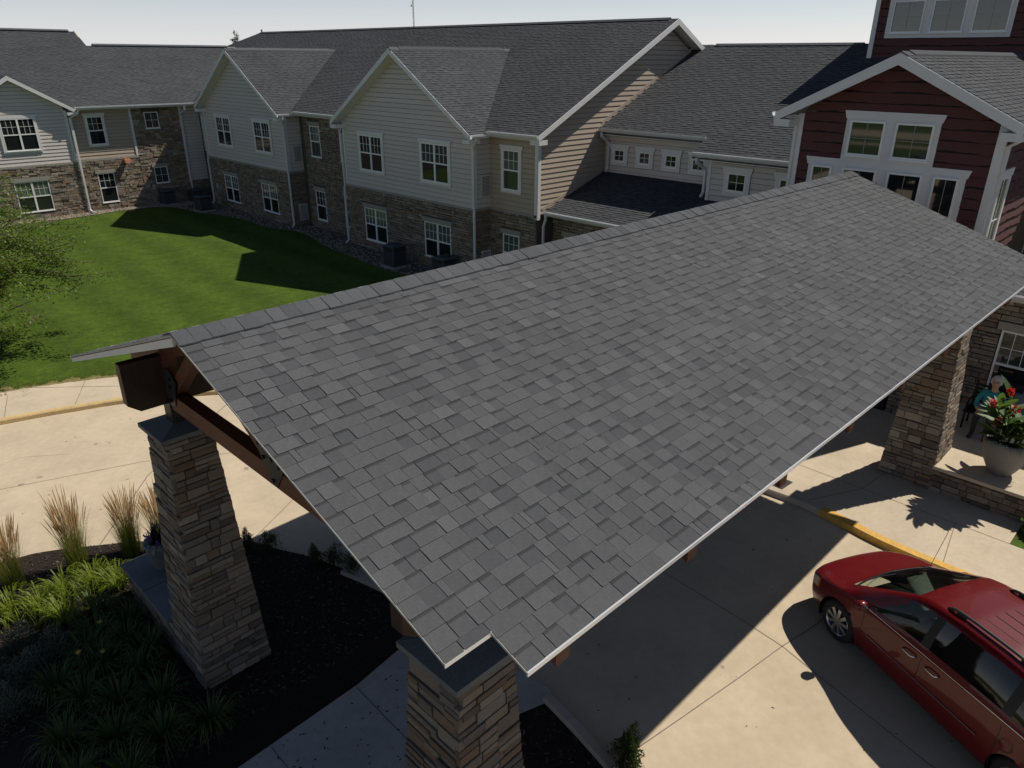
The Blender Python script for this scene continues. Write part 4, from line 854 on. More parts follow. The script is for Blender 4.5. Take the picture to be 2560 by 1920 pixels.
st = MB(); XP = 19.5; stone_field(st, Wall('X',XP), -6, 4.1, .69, 3.6, [(1.65,3.32,1.0,2.70),(1.55,3.42,2.70,2.90)], rng=random.Random(15)); st.build('stone_veneer', 'stone_dark', po, fix=False, kind='stuff')
MB().box(XP+.01, 24, -6, 4.1, .6, 3.6).build('wall', 'mortar', po)
window(po, Wall('X',XP), 1.68, 3.3, 1.04, 2.68, 'twin', up='pane_mid', low='pane')
s = .33; n = math.hypot(1, s); roof(po, (19.1,-6,3.63), (0,1,0), (1/n,0,s/n), 4.7*n, lambda v: (0, 9.2), seed=71); gutter(po, (19.1,-6,3.63), (19.1,3.2,3.63), (-1,0,0), .15)
MB().prism([(19.06,3.2,3.62),(23.8,3.2,5.18),(23.8,3.2,5.0),(19.06,3.2,3.44)], (0,.025,0)).build('rake_fascia', 'white', po)
bx(po, 'soffit', 'white', 19.11, 19.49, -6, 3.19, 3.45, 3.48)

# ================================================================== STONE PIERS
def pier(cx, cy, z0, z1, label, hb=.50, ht=.295, single=True, seed=1, m='stone'):
    t = thing('stone_pier', (cx, cy, z0), label, 'pier', 'tapered stone piers carrying the canopy')
    hw = lambda z: hb+(ht-hb)*(z-z0)/(z1-z0)
    a, b = hb-.05, ht-.05
    MB().hexa([(cx-a,cy-a,z0),(cx+a,cy-a,z0),(cx+a,cy+a,z0),(cx-a,cy+a,z0),(cx-b,cy-b,z1),(cx+b,cy-b,z1),(cx+b,cy+b,z1),(cx-b,cy+b,z1)]).build('mortar_core', 'mortar', t)
    rg = random.Random(seed); mb = MB()
    class F:  # tapered face helper: Wall whose position follows the taper
        pass
    # far faces joined
    z = z0
    while z < z1-.03:
        hh = min(rg.uniform(.06,.13), z1-z); q = hw(z+hh/2)
        for sgx in (0, 1):
            u = -q
            while u < q-.01:
                l = rg.uniform(.14,.4); l = q-u if q-u-l < .09 else l; d = rg.uniform(-.02,.02)
                if sgx: mb.box(cx+q-.06, cx+q+d, cy+u+.005, cy+u+l-.005, z+.004, z+hh-.005, rg.random())
                else: mb.box(cx+u+.005, cx+u+l-.005, cy+q-.06, cy+q+d, z+.004, z+hh-.005, rg.random())
                u += l
        z += hh
    mb.build('rear_stones', m, t, fix=False, kind='stuff')
    if single:
        for ax, c0 in (('X', cy), ('Y', cx)):
            z = z0; rot = (0,0,-math.pi/2) if ax == 'X' else (0,0,0); k = 0
            while z < z1-.03:
                hh = min(rg.uniform(.06,.10) if rg.random() < .45 else rg.uniform(.11,.19), z1-z); q = hw(z+hh/2); W = Wall(ax, (cx if ax == 'X' else cy)-q+.05)
                u = -q-(.012 if k % 2 else -.03); end = q+.012; k += 1
                while u < end-.01:
                    l = rg.uniform(.12,.36); l = end-u if end-u-l < .1 else l
                    cut = rg.uniform(.38,.62) if hh > .115 and rg.random() < .45 else 1.0
                    put('stone', rg.choice(SV[m]), t, W.pt(c0+u+l/2, 0, z+.004), rot, (l-.009, rg.uniform(.056,.080), hh*cut-.007))
                    if cut < 1: put('stone', rg.choice(SV[m]), t, W.pt(c0+u+l/2, 0, z+hh*cut+.003), rot, (l-.009, rg.uniform(.056,.080), hh*(1-cut)-.007))
                    u += l
                z += hh
    else:
        mb = MB()
        for ax, c0 in (('X', cy), ('Y', cx)):
            z = z0
            while z < z1-.03:
                hh = min(rg.uniform(.065,.135), z1-z); q = hw(z+hh/2); stone_field(mb, Wall(ax, (cx if ax == 'X' else cy)-q+.05), c0-q, c0+q, z, z+hh, rng=rg); z += hh
        mb.build('front_stones', m, t, fix=False, kind='stuff')
    # cap: slab with low hipped top
    c = ht+.085; zc = z1
    cp = MB(); v = [(cx-c,cy-c,zc),(cx+c,cy-c,zc),(cx+c,cy+c,zc),(cx-c,cy+c,zc),(cx-c,cy-c,zc+.06),(cx+c,cy-c,zc+.06),(cx+c,cy+c,zc+.06),(cx-c,cy+c,zc+.06),(cx-.1,cy-.1,zc+.125),(cx+.1,cy-.1,zc+.125),(cx+.1,cy+.1,zc+.125),(cx-.1,cy+.1,zc+.125)]
    cp.add(v, [(3,2,1,0),(0,1,5,4),(1,2,6,5),(2,3,7,6),(3,0,4,7),(4,5,9,8),(5,6,10,9),(6,7,11,10),(7,4,8,11),(8,9,10,11)]); cp.build('cap', 'slate_cap', t)
    return t
p1 = pier(3.03, 9.14, .04, 3.94, 'tapered stone pier rising from the low seat wall and planting bed', seed=101)
p2 = pier(3.05, 3.60, .04, 3.92, 'tapered stone pier under the notched canopy corner', seed=102)
p3 = pier(16.15, 3.64, .08, 3.94, 'stone pier at the porch corner with a sunlit edge', hb=.54, seed=103)
p4 = pier(16.33, 9.14, .10, 3.94, 'hidden stone pier at the entrance under the canopy', single=False, seed=104)
sw = thing('seat_wall', (2.95,10.4,0), 'low stone seat wall joined to the pier by the planting bed', 'seat wall')
MB().box(2.58, 3.5, 9.65, 11.4, .04, .68).build('wall_core', 'mortar', sw)
stones_single(sw, Wall('X',2.58), lambda z: (9.6, 11.42, .02), .04, .68, 'stone', random.Random(78))
st = MB(); st.box(2.6,3.5,11.38,11.43,.05,.67,.3); st.box(3.47,3.53,9.7,11.4,.05,.67,.6); st.build('rear_stones', 'stone', sw, kind='stuff')
MB().box(2.47,3.55,9.62,10.52,.68,.75).build('cap', 'slate_cap', sw); MB().box(2.47,3.55,10.535,11.48,.68,.75).build('cap', 'slate_cap', sw)

# ================================================================== ENTRANCE CANOPY
ca = thing('entrance_canopy', (9.5,6.39,4.0), 'grey shingled gable canopy on timber trusses over the driveway', 'canopy')
YR, ZR, SL = 6.39, 6.15, .34; n = math.hypot(1, SL); XA, XM, XF = 2.20, 2.60, 16.9; ye, yn = 2.43, 2.767
ze = ZR-(YR-ye)*SL; Lc = (YR-ye)*n; vn = (yn-ye)*n
CAMP = Vector((0,0,H))
fc = lambda v: ((XM-XA, XF-XA) if v < vn else (0, XF-XA))
pl = [(XM-XA,0),(XF-XA,0),(XF-XA,Lc),(0,Lc),(0,vn),(XM-XA,vn)]
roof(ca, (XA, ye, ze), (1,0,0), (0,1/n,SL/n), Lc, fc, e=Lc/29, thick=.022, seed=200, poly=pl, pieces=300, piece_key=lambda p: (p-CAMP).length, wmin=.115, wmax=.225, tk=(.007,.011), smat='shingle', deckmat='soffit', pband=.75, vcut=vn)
roof(ca, (XA, 2*YR-ye, ze), (1,0,0), (0,-1/n,SL/n), Lc, fc, e=Lc/29, thick=.022, seed=201, poly=pl, wmin=.115, wmax=.225, tk=(.007,.011), smat='shingle', deckmat='soffit', pband=.75, vcut=vn)
for sg in (1, -1):   # boarding under the roof, set back from the thin edge
    q = lambda y: (y if sg > 0 else 2*YR-y)
    MB().prism([(XM+.12,q(ye+.1),ze+.1*SL-.024),(XF-.1,q(ye+.1),ze+.1*SL-.024),(XF-.1,q(YR),ZR-.024),(XM+.12,q(YR),ZR-.024)], (0,0,-.07)).build('roof_boarding', 'soffit', ca)
# ridge caps
rc = MB(); hw_ = .185; ex = .150
pr = [(-hw_, -hw_*SL+.022), (-.045, -.045*SL+.029), (0, .031), (.045, -.045*SL+.029), (hw_, -hw_*SL+.022)]
vs = []
for xx, dz in ((0, .004), (ex+.035, 0.0)):
    vs += [(xx, a, b+dz) for a, b in pr]+[(xx, a, b+dz-.013) for a, b in pr]
fs = [(i, i+1, i+11, i+10) for i in range(4)]+[(5+i, 15+i, 16+i, 6+i) for i in range(4)]+[(i, i+5, i+6, i+1) for i in range(4)]+[(10+i, 11+i, 16+i, 15+i) for i in range(4)]+[(0,10,15,5),(4,9,19,14)]
rc.add(vs, fs); rcm = rc.mesh('ridge_shingle', 'ridge_shingle', smooth=False)
x = XA-.01
while x < XF-.05:
    put('ridge_shingle', rcm, ca, (x, YR+R.uniform(-.004,.004), ZR+R.uniform(0,.003)), (0,0,R.uniform(-.012,.012)), (1, R.uniform(.96,1.04), 1)); x += ex
# white metal drip edges at eaves and rakes
for sg in (1, -1):
    yy = lambda y: y if sg > 0 else 2*YR-y
    def strip(a, b, hgt=.05, out=(0,0,0), mm_='drip_metal'):
        a = Vector(a); b = Vector(b); o = Vector(out)
        MB().prism([a+Vector((0,0,.006)), b+Vector((0,0,.006)), b-Vector((0,0,hgt)), a-Vector((0,0,hgt))], o).build('drip_edge', mm_, ca)
    zn = ZR-(YR-yn)*SL
    strip((XM-.004, yy(ye)-sg*.001, ze), (XF, yy(ye)-sg*.001, ze), .03, (0,-sg*.014,0)); strip((XA-.004, yy(yn)-sg*.001, zn), (XM, yy(yn)-sg*.001, zn), .03, (0,-sg*.014,0))
    strip((XA-.001, yy(yn), zn), (XA-.001, YR, ZR), .014, (-.004,0,0), 'plate_grey'); strip((XM-.001, yy(ye), ze), (XM-.001, yy(yn), zn), .014, (-.004,0,0), 'plate_grey')
    if sg < 0: MB().prism([(XA+.002,yy(yn),zn-.023),(XA+.002,YR,ZR-.023),(XA+.002,YR,ZR-.105),(XA+.002,yy(yn),zn-.075)], (.022,0,0)).build('rake_fascia', 'white', ca)
    # rafters with exposed tails
    for k in range(9):
        xk = 3.04+1.645*k; y0_ = 2.50
        tp = lambda y: ZR-(YR-y)*SL-.09
        MB().prism([(xk-.07,yy(y0_),tp(y0_)),(xk-.07,yy(YR-.0),tp(YR)),(xk-.07,yy(YR-.0),tp(YR)-.21),(xk-.07,yy(y0_),tp(y0_)-.20)], (.14,0,0)).build('rafter', 'wood', ca)
    yb = 3.64
    MB().prism([(2.46,yy(yb)-.07,4.99),(XF-.3,yy(yb)-.07,4.99),(XF-.3,yy(yb)-.07,4.34),(2.6,yy(yb)-.07,4.34),(2.46,yy(yb)-.07,4.45)], (0,.14,0)).build('eave_beam', 'wood_dark', ca)
for xk in (3.04, 3.04+1.645*4, 3.04+1.645*8):
    MB().box(xk-.085,xk+.085,3.5,9.28,4.27,4.49).build('bottom_chord', 'wood', ca)
    for y_, sg in ((3.64,1),(9.14,-1)):
        MB().box(xk-.11,xk+.11,y_-.11,y_+.11,4.02,4.4).build('steel_post', 'steel_dark', ca)
        MB().box(xk-.09,xk+.09,y_-.09,y_+.09,4.4,5.06).build('post', 'wood', ca)
        MB().bar((xk,y_+sg*.15,4.5),(xk,y_+sg*1.15,5.36),.13,.16).build('web_strut', 'wood', ca)
        MB().bar((xk,YR-sg*.08,4.5),(xk,YR-sg*1.45,5.36),.13,.16).build('web_strut', 'wood', ca)
        pm = MB().prism([(xk-.10,y_-sg*.05,4.28),(xk-.10,y_+sg*.28,4.36),(xk-.10,y_+sg*.42,4.72),(xk-.10,y_+sg*.26,4.86),(xk-.10,y_-sg*.05,4.75)], (.01,0,0)).build('gusset_plate', 'steel_grey', ca)
        b = MB()
        for dy, dz in ((.06,4.36),(.2,4.42),(.25,4.62),(.06,4.6),(.29,4.74)): b.box(xk-.125,xk-.099,y_+sg*dy-.016,y_+sg*dy+.016,dz-.016,dz+.016)
        b.build('bolts', 'steel_dark', pm, kind='stuff')
    pm = MB().prism([(xk-.098,YR-.34,4.72),(xk-.098,YR-.05,4.29),(xk-.098,YR+.05,4.29),(xk-.098,YR+.34,4.72),(xk-.098,YR+.22,4.86),(xk-.098,YR,4.56),(xk-.098,YR-.22,4.86)], (.01,0,0)).build('gusset_plate', 'steel_grey', ca)
    b = MB()
    for dy, dz in ((.24,4.72),(-.24,4.72),(.16,4.58),(-.16,4.58),(0,4.36)): b.box(xk-.122,xk-.097,YR+dy-.016,YR+dy+.016,dz-.016,dz+.016)
    b.build('bolts', 'steel_dark', pm, kind='stuff')
    MB().box(xk-.065,xk+.065,YR-.07,YR+.07,4.5,5.95).build('king_post', 'wood', ca)
MB().box(2.5,XF-.3,YR-.07,YR+.07,5.55,5.90).build('ridge_beam', 'wood_dark', ca)
# ================================================================== AIR CONDITIONERS
def ac_unit(x, y, label, w=.76, h=.82):
    t = thing('air_conditioner', (x, y, .09), label, 'air conditioner', 'condensers along the walls')
    MB().box(x-.48,x+.48,y-.48,y+.48,.06,.16).build('pad', 'lintel', t)
    MB().box(x-w/2+.03,x+w/2-.03,y-w/2+.03,y+w/2-.03,.16,.16+h-.05).build('coil', 'ac_dark', t)
    c = MB()
    for sx in (-1, 1):
        for sy in (-1, 1): c.box(x+sx*(w/2-.03)-.03, x+sx*(w/2-.03)+.03, y+sy*(w/2-.03)-.03, y+sy*(w/2-.03)+.03, .161, .16+h-.051)
    c.box(x-w/2,x+w/2,y-w/2,y+w/2,.155,.21); c.build('cabinet', 'ac_metal', t)
    l = MB()
    for k in range(13):
        z = .24+k*.043; l.box(x-w/2+.012,x+w/2-.012,y-w/2+.012,y+w/2-.012,z,z+.016)
    l.build('louvers', 'ac_metal', t)
    tp = MB(); tp.lathe([(.0,.0),(.30,.0)], 24, (x,y,.16+h-.045)); tp.build('fan_opening', 'ac_dark', t)
    top = MB(); zz = .16+h
    ring = [(x+math.cos(a)*.31, y+math.sin(a)*.31) for a in [2*math.pi*k/32 for k in range(32)]]; sq = []
    for a in [2*math.pi*k/32 for k in range(32)]:
        m_ = max(abs(math.cos(a)), abs(math.sin(a))); sq.append((x+math.cos(a)/m_*w/2, y+math.sin(a)/m_*w/2))
    vs = [(p[0],p[1],zz) for p in ring]+[(p[0],p[1],zz-.03) for p in sq]+[(p[0],p[1],zz-.09) for p in sq]
    top.add(vs, [(k,(k+1)%32,32+(k+1)%32,32+k) for k in range(32)]+[(32+k,32+(k+1)%32,64+(k+1)%32,64+k) for k in range(32)]); top.build('top_cover', 'ac_metal', t)
    g = MB()
    for r_ in (.07,.13,.19,.25,.30): g.lathe([(r_-.006,0),(r_+.006,0),(r_+.006,.008),(r_-.006,.008),(r_-.006,0)], 24, (x,y,zz-.004))
    for k in range(6):
        a = math.pi*k/6; g.bar((x-math.cos(a)*.3,y-math.sin(a)*.3,zz+.004),(x+math.cos(a)*.3,y+math.sin(a)*.3,zz+.004),.01,.008)
    g.build('fan_guard', 'ac_metal', t); return t
ac_unit(18.58, 25.55, 'dark condenser between the two lower windows of the closer gable', .72, .90)
ac_unit(18.95, 22.7, 'condenser below the right lower window of the closer gable, half hidden by the canopy')
ac_unit(18.1, 43.25, 'grey condenser in front of the farther gable wall corner')
ac_unit(17.45, 46.75, 'condenser in the shaded corner against the far stone wall')
ac_unit(19.0, 46.3, 'condenser tucked deepest in the corner of the two wings', .7, .75)
# ================================================================== PLANTS
def leaf_strap(mb, p, az, length, rise, droop, wd, tint, segs=5):
    d = Vector((math.cos(az), math.sin(az), 0)); s = Vector((-d.y, d.x, 0)); vs = []
    for i in range(segs+1):
        t = i/segs; c = p+d*length*t+Vector((0,0,rise*math.sin(min(1,t*1.0)*math.pi*.62)-droop*t*t*t)); k = wd/2*(1-t)**.6 if t > .3 else wd/2
        if i == segs: k = .001
        vs += [c-s*k, c+s*k]
    mb.add(vs, [(2*i,2*i+1,2*i+3,2*i+2) for i in range(segs)], tint)
def daylily(x, y, label, group, rad=.42, n=110, seed=0, m='leaf_daylily', hgt=.42, z0=.05, flowers=0):
    rr = random.Random(seed); t = thing('daylily_clump', (x,y,z0), label, 'plant', group); mb = MB()
    for k in range(n):
        a = rr.uniform(0,6.283); r0 = rr.uniform(0,.09); p = Vector((x+math.cos(a)*r0, y+math.sin(a)*r0, z0)); l = rad*rr.uniform(.5,1.15)
        leaf_strap(mb, p, a+rr.uniform(-.5,.5), l, hgt*rr.uniform(.6,1.15), hgt*rr.uniform(.15,.8), rr.uniform(.014,.024), rr.random())
    mb.build('leaves', m, t, fix=False)
    if flowers:
        f = MB()
        for k in range(flowers):
            a = rr.uniform(0,6.28); p = Vector((x+math.cos(a)*rad*.5, y+math.sin(a)*rad*.5, z0+hgt+rr.uniform(0,.15)))
            for j in range(6): blade(f, p, .05, .05, .03, j*1.05, rr, rr.random(), 2)
        f.build('flowers', 'petal_yellow', t, fix=False)
    return t
leafmat('petal_yellow', (.65,.48,.06), (.6,.45,.05), .3); leafmat('leaf_daylily_shaded', (.055,.095,.014), (.09,.14,.02), .3)  # second leaf colour is a darkened copy for clumps standing in shade
GS = 'sunlit daylilies edging the planting bed'; GD = 'shaded daylilies below the seat wall'
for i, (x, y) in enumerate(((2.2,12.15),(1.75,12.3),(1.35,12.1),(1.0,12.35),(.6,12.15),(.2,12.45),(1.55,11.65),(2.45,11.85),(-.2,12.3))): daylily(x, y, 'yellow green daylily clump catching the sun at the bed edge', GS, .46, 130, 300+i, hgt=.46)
for i, (x, y) in enumerate(((1.95,11.35),(1.75,10.75),(2.05,10.3),(1.6,10.1),(1.95,9.55),(1.55,9.2),(2.0,8.85),(1.75,8.2),(2.3,8.0),(1.3,8.6),(1.2,9.6),(1.0,10.1),(.8,9.0),(1.5,10.5),(2.25,10.75),(2.2,9.9),(1.2,7.9),(.7,8.3))): daylily(x, y, ('shade-darkened daylily clump dotted with small yellow blooms below the seat wall' if i in (1,3) else 'daylily clump with leaves darkened for the shade below the seat wall'), GD, .46, 110, 340+i, m='leaf_daylily_shaded', hgt=.4, flowers=3 if i in (1,3) else 0)
def feather_grass(x, y, seed, h=1.35):
    rr = random.Random(seed); t = thing('feather_grass', (x,y,.05), 'tall feather reed grass clump with tan plumes beside the driveway', 'grass', 'feather grasses at the bed edge'); mb = MB(); pm = MB()
    for k in range(700):
        a = rr.uniform(0,6.283); r0 = rr.uniform(0,.17); p = Vector((x+math.cos(a)*r0, y+math.sin(a)*r0, .05)); hh = h*rr.uniform(.4,.9)
        blade(mb, p, hh, rr.uniform(.02,.36)*hh, .008, a+rr.uniform(-.6,.6), rr, rr.random(), 4)
    for k in range(120):
        a = rr.uniform(0,6.283); r0 = rr.uniform(0,.15); p = Vector((x+math.cos(a)*r0, y+math.sin(a)*r0, .05)); hh = h*rr.uniform(.72,1.14); ln = rr.uniform(.02,.22)*hh; d = Vector((math.cos(a), math.sin(a), 0))
        q = lambda s: p+d*ln*s*s+Vector((0,0,hh*s))
        pm.tube([q(0.3),q(.5),q(.72)], .0013, 3, False, rr.random()); pm.tube([q(.70),q(.77),q(.86),q(.94),q(1)], [.0015,.0055,.0065,.0045,.001], 4, False, rr.random())
    mb.build('blades', 'leaf_grass', t, fix=False); pm.build('plumes', 'plume', t, fix=False); return t
for i, (x, y, h_) in enumerate(((2.14,12.9,1.42),(2.98,12.72,1.2),(1.2,13.15,1.2),(.75,13.35,1.25),(3.45,12.35,1.3),(.2,13.4,1.2))): feather_grass(x, y, 400+i, h_)
def bushy(name, x, y, label, cat, group, rad, hgt, n, m, seed, leaf=(.03,.012), z0=.05, cone=False, up=.6):
    rr = random.Random(seed); t = thing(name, (x,y,z0), label, cat, group); mb = MB(); st_ = MB()
    for k in range(9):
        a = rr.uniform(0,6.283); r_ = rr.uniform(.2,.9)*rad; st_.tube([(x,y,z0-.02),(x+math.cos(a)*r_*.4,y+math.sin(a)*r_*.4,z0+hgt*.4),(x+math.cos(a)*r_*(.3 if cone else 1),y+math.sin(a)*r_*(.3 if cone else 1),z0+hgt*rr.uniform(.6,.9))], [.012,.008,.003], 4)
    st_.build('stems', 'bark', t)
    for k in range(n):
        u = rr.random()**.6; a = rr.uniform(0,6.283); zz = rr.random(); rz = (1-zz)**.8 if cone else math.sqrt(max(0,1-(zz*1.6-.6)**2))
        lump = .75+.3*math.sin(a*3+seed)+.15*math.sin(a*7+zz*9)
        p = Vector((x+math.cos(a)*rad*rz*u*lump, y+math.sin(a)*rad*rz*u*lump, z0+hgt*zz*(.85+.25*math.sin(a*2+seed*2))))
        d = Vector((math.cos(a)*(1-up)+rr.uniform(-.4,.4), math.sin(a)*(1-up)+rr.uniform(-.4,.4), up+rr.uniform(-.4,.4))).normalized(); s_ = d.cross(Vector((rr.uniform(-1,1),rr.uniform(-1,1),.3))).normalized()*leaf[1]*rr.uniform(.7,1.3); L_ = leaf[0]*rr.uniform(.7,1.5)
        mb.add([p-s_*.4, p+d*L_*.5-s_, p+d*L_, p+d*L_*.5+s_], [(0,1,2,3)], rr.random())
    mb.build('foliage', m, t, fix=False); return t
for i, (x, y, r_) in enumerate(((.85,11.35,.42),(.35,11.1,.45),(1.2,10.85,.38),(.75,10.6,.4),(.1,10.6,.42),(.45,10.1,.4),(-.3,11.2,.4))): bushy('sage_plant', x, y, 'soft grey green sage plant in the shaded bed', 'plant', 'grey sages in the bed', r_, .5, 1300, 'leaf_sage', 500+i, (.05,.006))
for i, (x, y, r_) in enumerate(((4.82,11.05,.26),(4.55,11.4,.16),(5.42,9.85,.24),(5.55,9.45,.24),(5.2,10.1,.14))): bushy('yew_shrub', x, y, 'small dark yew shrub at the mulch edge by the driveway', 'shrub', 'small yews along the mulch edge', r_, .36, 900, 'leaf_shrub', 520+i, (.05,.006))
bushy('juniper', 5.62, 3.50, 'upright green juniper by the island kerb in the sun', 'shrub', None, .30, .78, 2600, 'leaf_juniper' if False else 'leaf_shrub', 540, (.05,.009), cone=True)
bushy('juniper_sprig', 5.95, 3.72, 'low spreading juniper sprig leaning over the kerb', 'shrub', None, .24, .42, 1200, 'leaf_shrub', 541, (.05,.009))
for i, (x, y) in enumerate(((15.3,.95),(15.75,.6),(15.5,.1),(16.3,1.0))): bushy('hosta_shrub', x, y, 'leafy green shrub at the end of the stone porch', 'shrub', 'shrubs at the porch end', .38, .5, 700, 'leaf_canna', 550+i, (.10,.03), z0=.1)
# fallen leaves and twigs on the shaded concrete
dm = MB(); rr = random.Random(17)
for k in range(260):
    x = rr.uniform(1.2,5.2); y = rr.uniform(5.2,7.05); s_ = rr.uniform(.008,.03); a = rr.uniform(0,6.28)
    dm.add([(x+math.cos(a+j*1.57)*s_*(1 if j % 2 else .5), y+math.sin(a+j*1.57)*s_*(1 if j % 2 else .5), .0815) for j in range(4)], [(0,1,2,3)], rr.random())
for k in range(60):
    x = rr.uniform(6.2,12.8); y = rr.uniform(.5,9); s_ = rr.uniform(.008,.03); a = rr.uniform(0,6.28)
    dm.add([(x+math.cos(a+j*1.57)*s_*(1 if j % 2 else .4), y+math.sin(a+j*1.57)*s_*(1 if j % 2 else .4), .0035) for j in range(4)], [(0,1,2,3)], rr.random())
for k in range(40):
    x = rr.uniform(-1,6); y = rr.uniform(13.8,19); s_ = rr.uniform(.01,.035); a = rr.uniform(0,6.28)
    dm.add([(x+math.cos(a+j*1.57)*s_*(1 if j % 2 else .4), y+math.sin(a+j*1.57)*s_*(1 if j % 2 else .4), .0035) for j in range(4)], [(0,1,2,3)], rr.random())
dm.build('leaf_litter', 'mulch_chip', None, fix=False, label='scattered leaf bits and bark crumbs on the concrete', kind='stuff')
# honey locust tree at the lawn edge ---------------------------------
def tree(name, x, y, label, trunk_h, rx, rz, cz, nl, m, seed, lsz=.05, bark='bark', tr=.12, group=None, nb=26):
    rr = random.Random(seed); t = thing(name, (x,y,0), label, 'tree', group); tk = MB(); cr = MB()
    top = Vector((x, y, cz+rz*.5)); tk.tube([(x,y,0),(x+.03,y,trunk_h*.5),(x,y+.05,trunk_h),tuple(top)], [tr*1.3,tr,tr*.85,tr*.2], 8)
    tips = []
    for k in range(nb):
        a = k*2.39+rr.uniform(-.3,.3); zf = rr.uniform(0,1); s0 = Vector((x,y,trunk_h*(.75)+zf*(top.z-trunk_h)*.9)); L_ = rx*rr.uniform(.65,1.05)*(1-.45*zf)
        e_ = s0+Vector((math.cos(a)*L_, math.sin(a)*L_, rz*rr.uniform(-.15,.55)*(1-.3*zf))); mid = s0.lerp(e_, .5)+Vector((0,0,.18*L_))
        tk.tube([s0,mid,e_], [tr*.35,tr*.2,.008], 5); tips.append((s0,mid,e_))
        for j in range(5):
            f = rr.uniform(.35,1); b0 = mid.lerp(e_, (f-.35)/.65); b1 = b0+Vector((rr.uniform(-1,1),rr.uniform(-1,1),rr.uniform(-.35,.5)))*L_*.33; tk.tube([b0,b1], [.014,.004], 4); tips.append((b0,b0.lerp(b1,.5),b1))
    for k in range(nl):
        s0, mid, e_ = rr.choice(tips); f = rr.random(); c = s0.lerp(mid,f*2) if f < .5 else mid.lerp(e_,f*2-1)
        if rr.random() < .6: c = mid.lerp(e_, rr.uniform(.3,1.05))
        g_ = lambda: rr.gauss(0, .17); p = c+Vector((g_(),g_(),g_()*.6-.03)); d = Vector((rr.uniform(-1,1),rr.uniform(-1,1),rr.uniform(-.6,.4))).normalized(); s_ = d.cross(Vector((rr.uniform(-.4,.4),rr.uniform(-.4,.4),1))).normalized(); l = lsz*rr.uniform(.7,1.7)
        cr.add([p-s_*l*.12, p+d*l*.5-s_*l*.33, p+d*l, p+d*l*.5+s_*l*.33], [(0,1,2,3)], rr.random())
    tk.build('trunk', bark, t, fix=False, smooth=True); cr.build('crown', m, t, fix=False); return t
tree('locust_tree', 2.9, 26.0, 'feathery yellow green locust tree at the edge of the lawn', 1.6, 4.6, 3.4, 3.3, 80000, 'leaf_locust', 66, .065, nb=84)
tree('poplar_tree', 88, 178, 'distant slender poplar rising behind the roofs', 3, 1.2, 9.5, 8.5, 1500, 'leaf_sage', 62, .30, nb=34)
ms = thing('radio_mast', (209,265,0), 'thin lattice radio mast far beyond the main roof', 'mast'); q = MB()
for k in range(3):
    a = k*2.094; q.tube([(209+.26*math.cos(a),265+.26*math.sin(a),0),(209+.26*math.cos(a),265+.26*math.sin(a),75)], .06, 5)
q.build('legs', 'steel_grey', ms); q = MB()
for k in range(60):
    a = k*2.094; b_ = (k+1)*2.094; q.tube([(209+.26*math.cos(a),265+.26*math.sin(a),k*1.25),(209+.26*math.cos(b_),265+.26*math.sin(b_),k*1.25+1.25)], .04, 4)
q.build('lattice', 'steel_grey', ms); MB().box(208.0,208.6,264.6,265.2,29.5,30.4).build('antenna', 'white', ms); MB().box(208.0,208.6,264.6,265.2,26.6,27.4).build('antenna', 'white', ms)
# ================================================================== POTS
def pot(name, x, y, z, r, h, label, m, bulge=True):
    t = thing(name, (x,y,z), label, 'planter'); b = MB()
    if bulge: pr_ = [(0,0),(r*.46,0),(r*.50,.02),(r*.62,h*.14),(r*.80,h*.34),(r*.94,h*.58),(r*1.0,h*.82),(r*.99,h*.93),(r*.965,h*.985),(r*.93,h),(r*.90,h*.985),(r*.89,h*.9),(0,h*.9)]
    else: pr_ = [(0,0),(r*.66,0),(r*.7,.02),(r*.84,h*.4),(r*.96,h*.86),(r*1.04,h*.87),(r*1.05,h*.99),(r*.95,h),(r*.92,h*.9),(0,h*.9)]
    b.lathe(pr_, 40, (x,y,z)); b.build('bowl', m, t, smooth=True)
    MB().lathe([(0,.01),(r*.86,.0)], 28, (x,y,z+h*.915)).build('soil', 'soil', t); return t
pot('planter_pot', 16.30, 2.12, .69, .43, .76, 'large round tan planter pot on the porch edge', 'pot')
pot('planter_pot', 2.98, 10.95, .75, .23, .50, 'tall grey planter pot on the seat wall', 'pot_grey', False)
cn = thing('canna_plant', (16.30,2.12,1.38), 'tall leafy canna with red flowers growing in the big pot', 'plant'); rr = random.Random(44)
def big_leaf(p, az, length, elev, wd, tint, parent, curl=.5, m='leaf_canna'):
    mb = MB(); d = Vector((math.cos(az)*math.cos(elev), math.sin(az)*math.cos(elev), math.sin(elev))); s = Vector((-math.sin(az), math.cos(az), 0)); nn = s.cross(d); vs = []; S_ = 7
    for i in range(S_+1):
        t_ = i/S_; c = p+d*length*t_-nn*curl*length*.28*t_*t_*(1 if nn.z > 0 else -1); k = wd/2*math.sin(math.pi*min(1,(t_*.93+.05)))**.75
        up_ = nn*k*.28*(1 if nn.z > 0 else -1); vs += [c-s*k+up_, c, c+s*k+up_]
    mb.add(vs, [(3*i,3*i+1,3*i+4,3*i+3) for i in range(S_)]+[(3*i+1,3*i+2,3*i+5,3*i+4) for i in range(S_)], tint); mb.build('leaf', m, parent, fix=False, smooth=True)
stm = MB(); tops = []
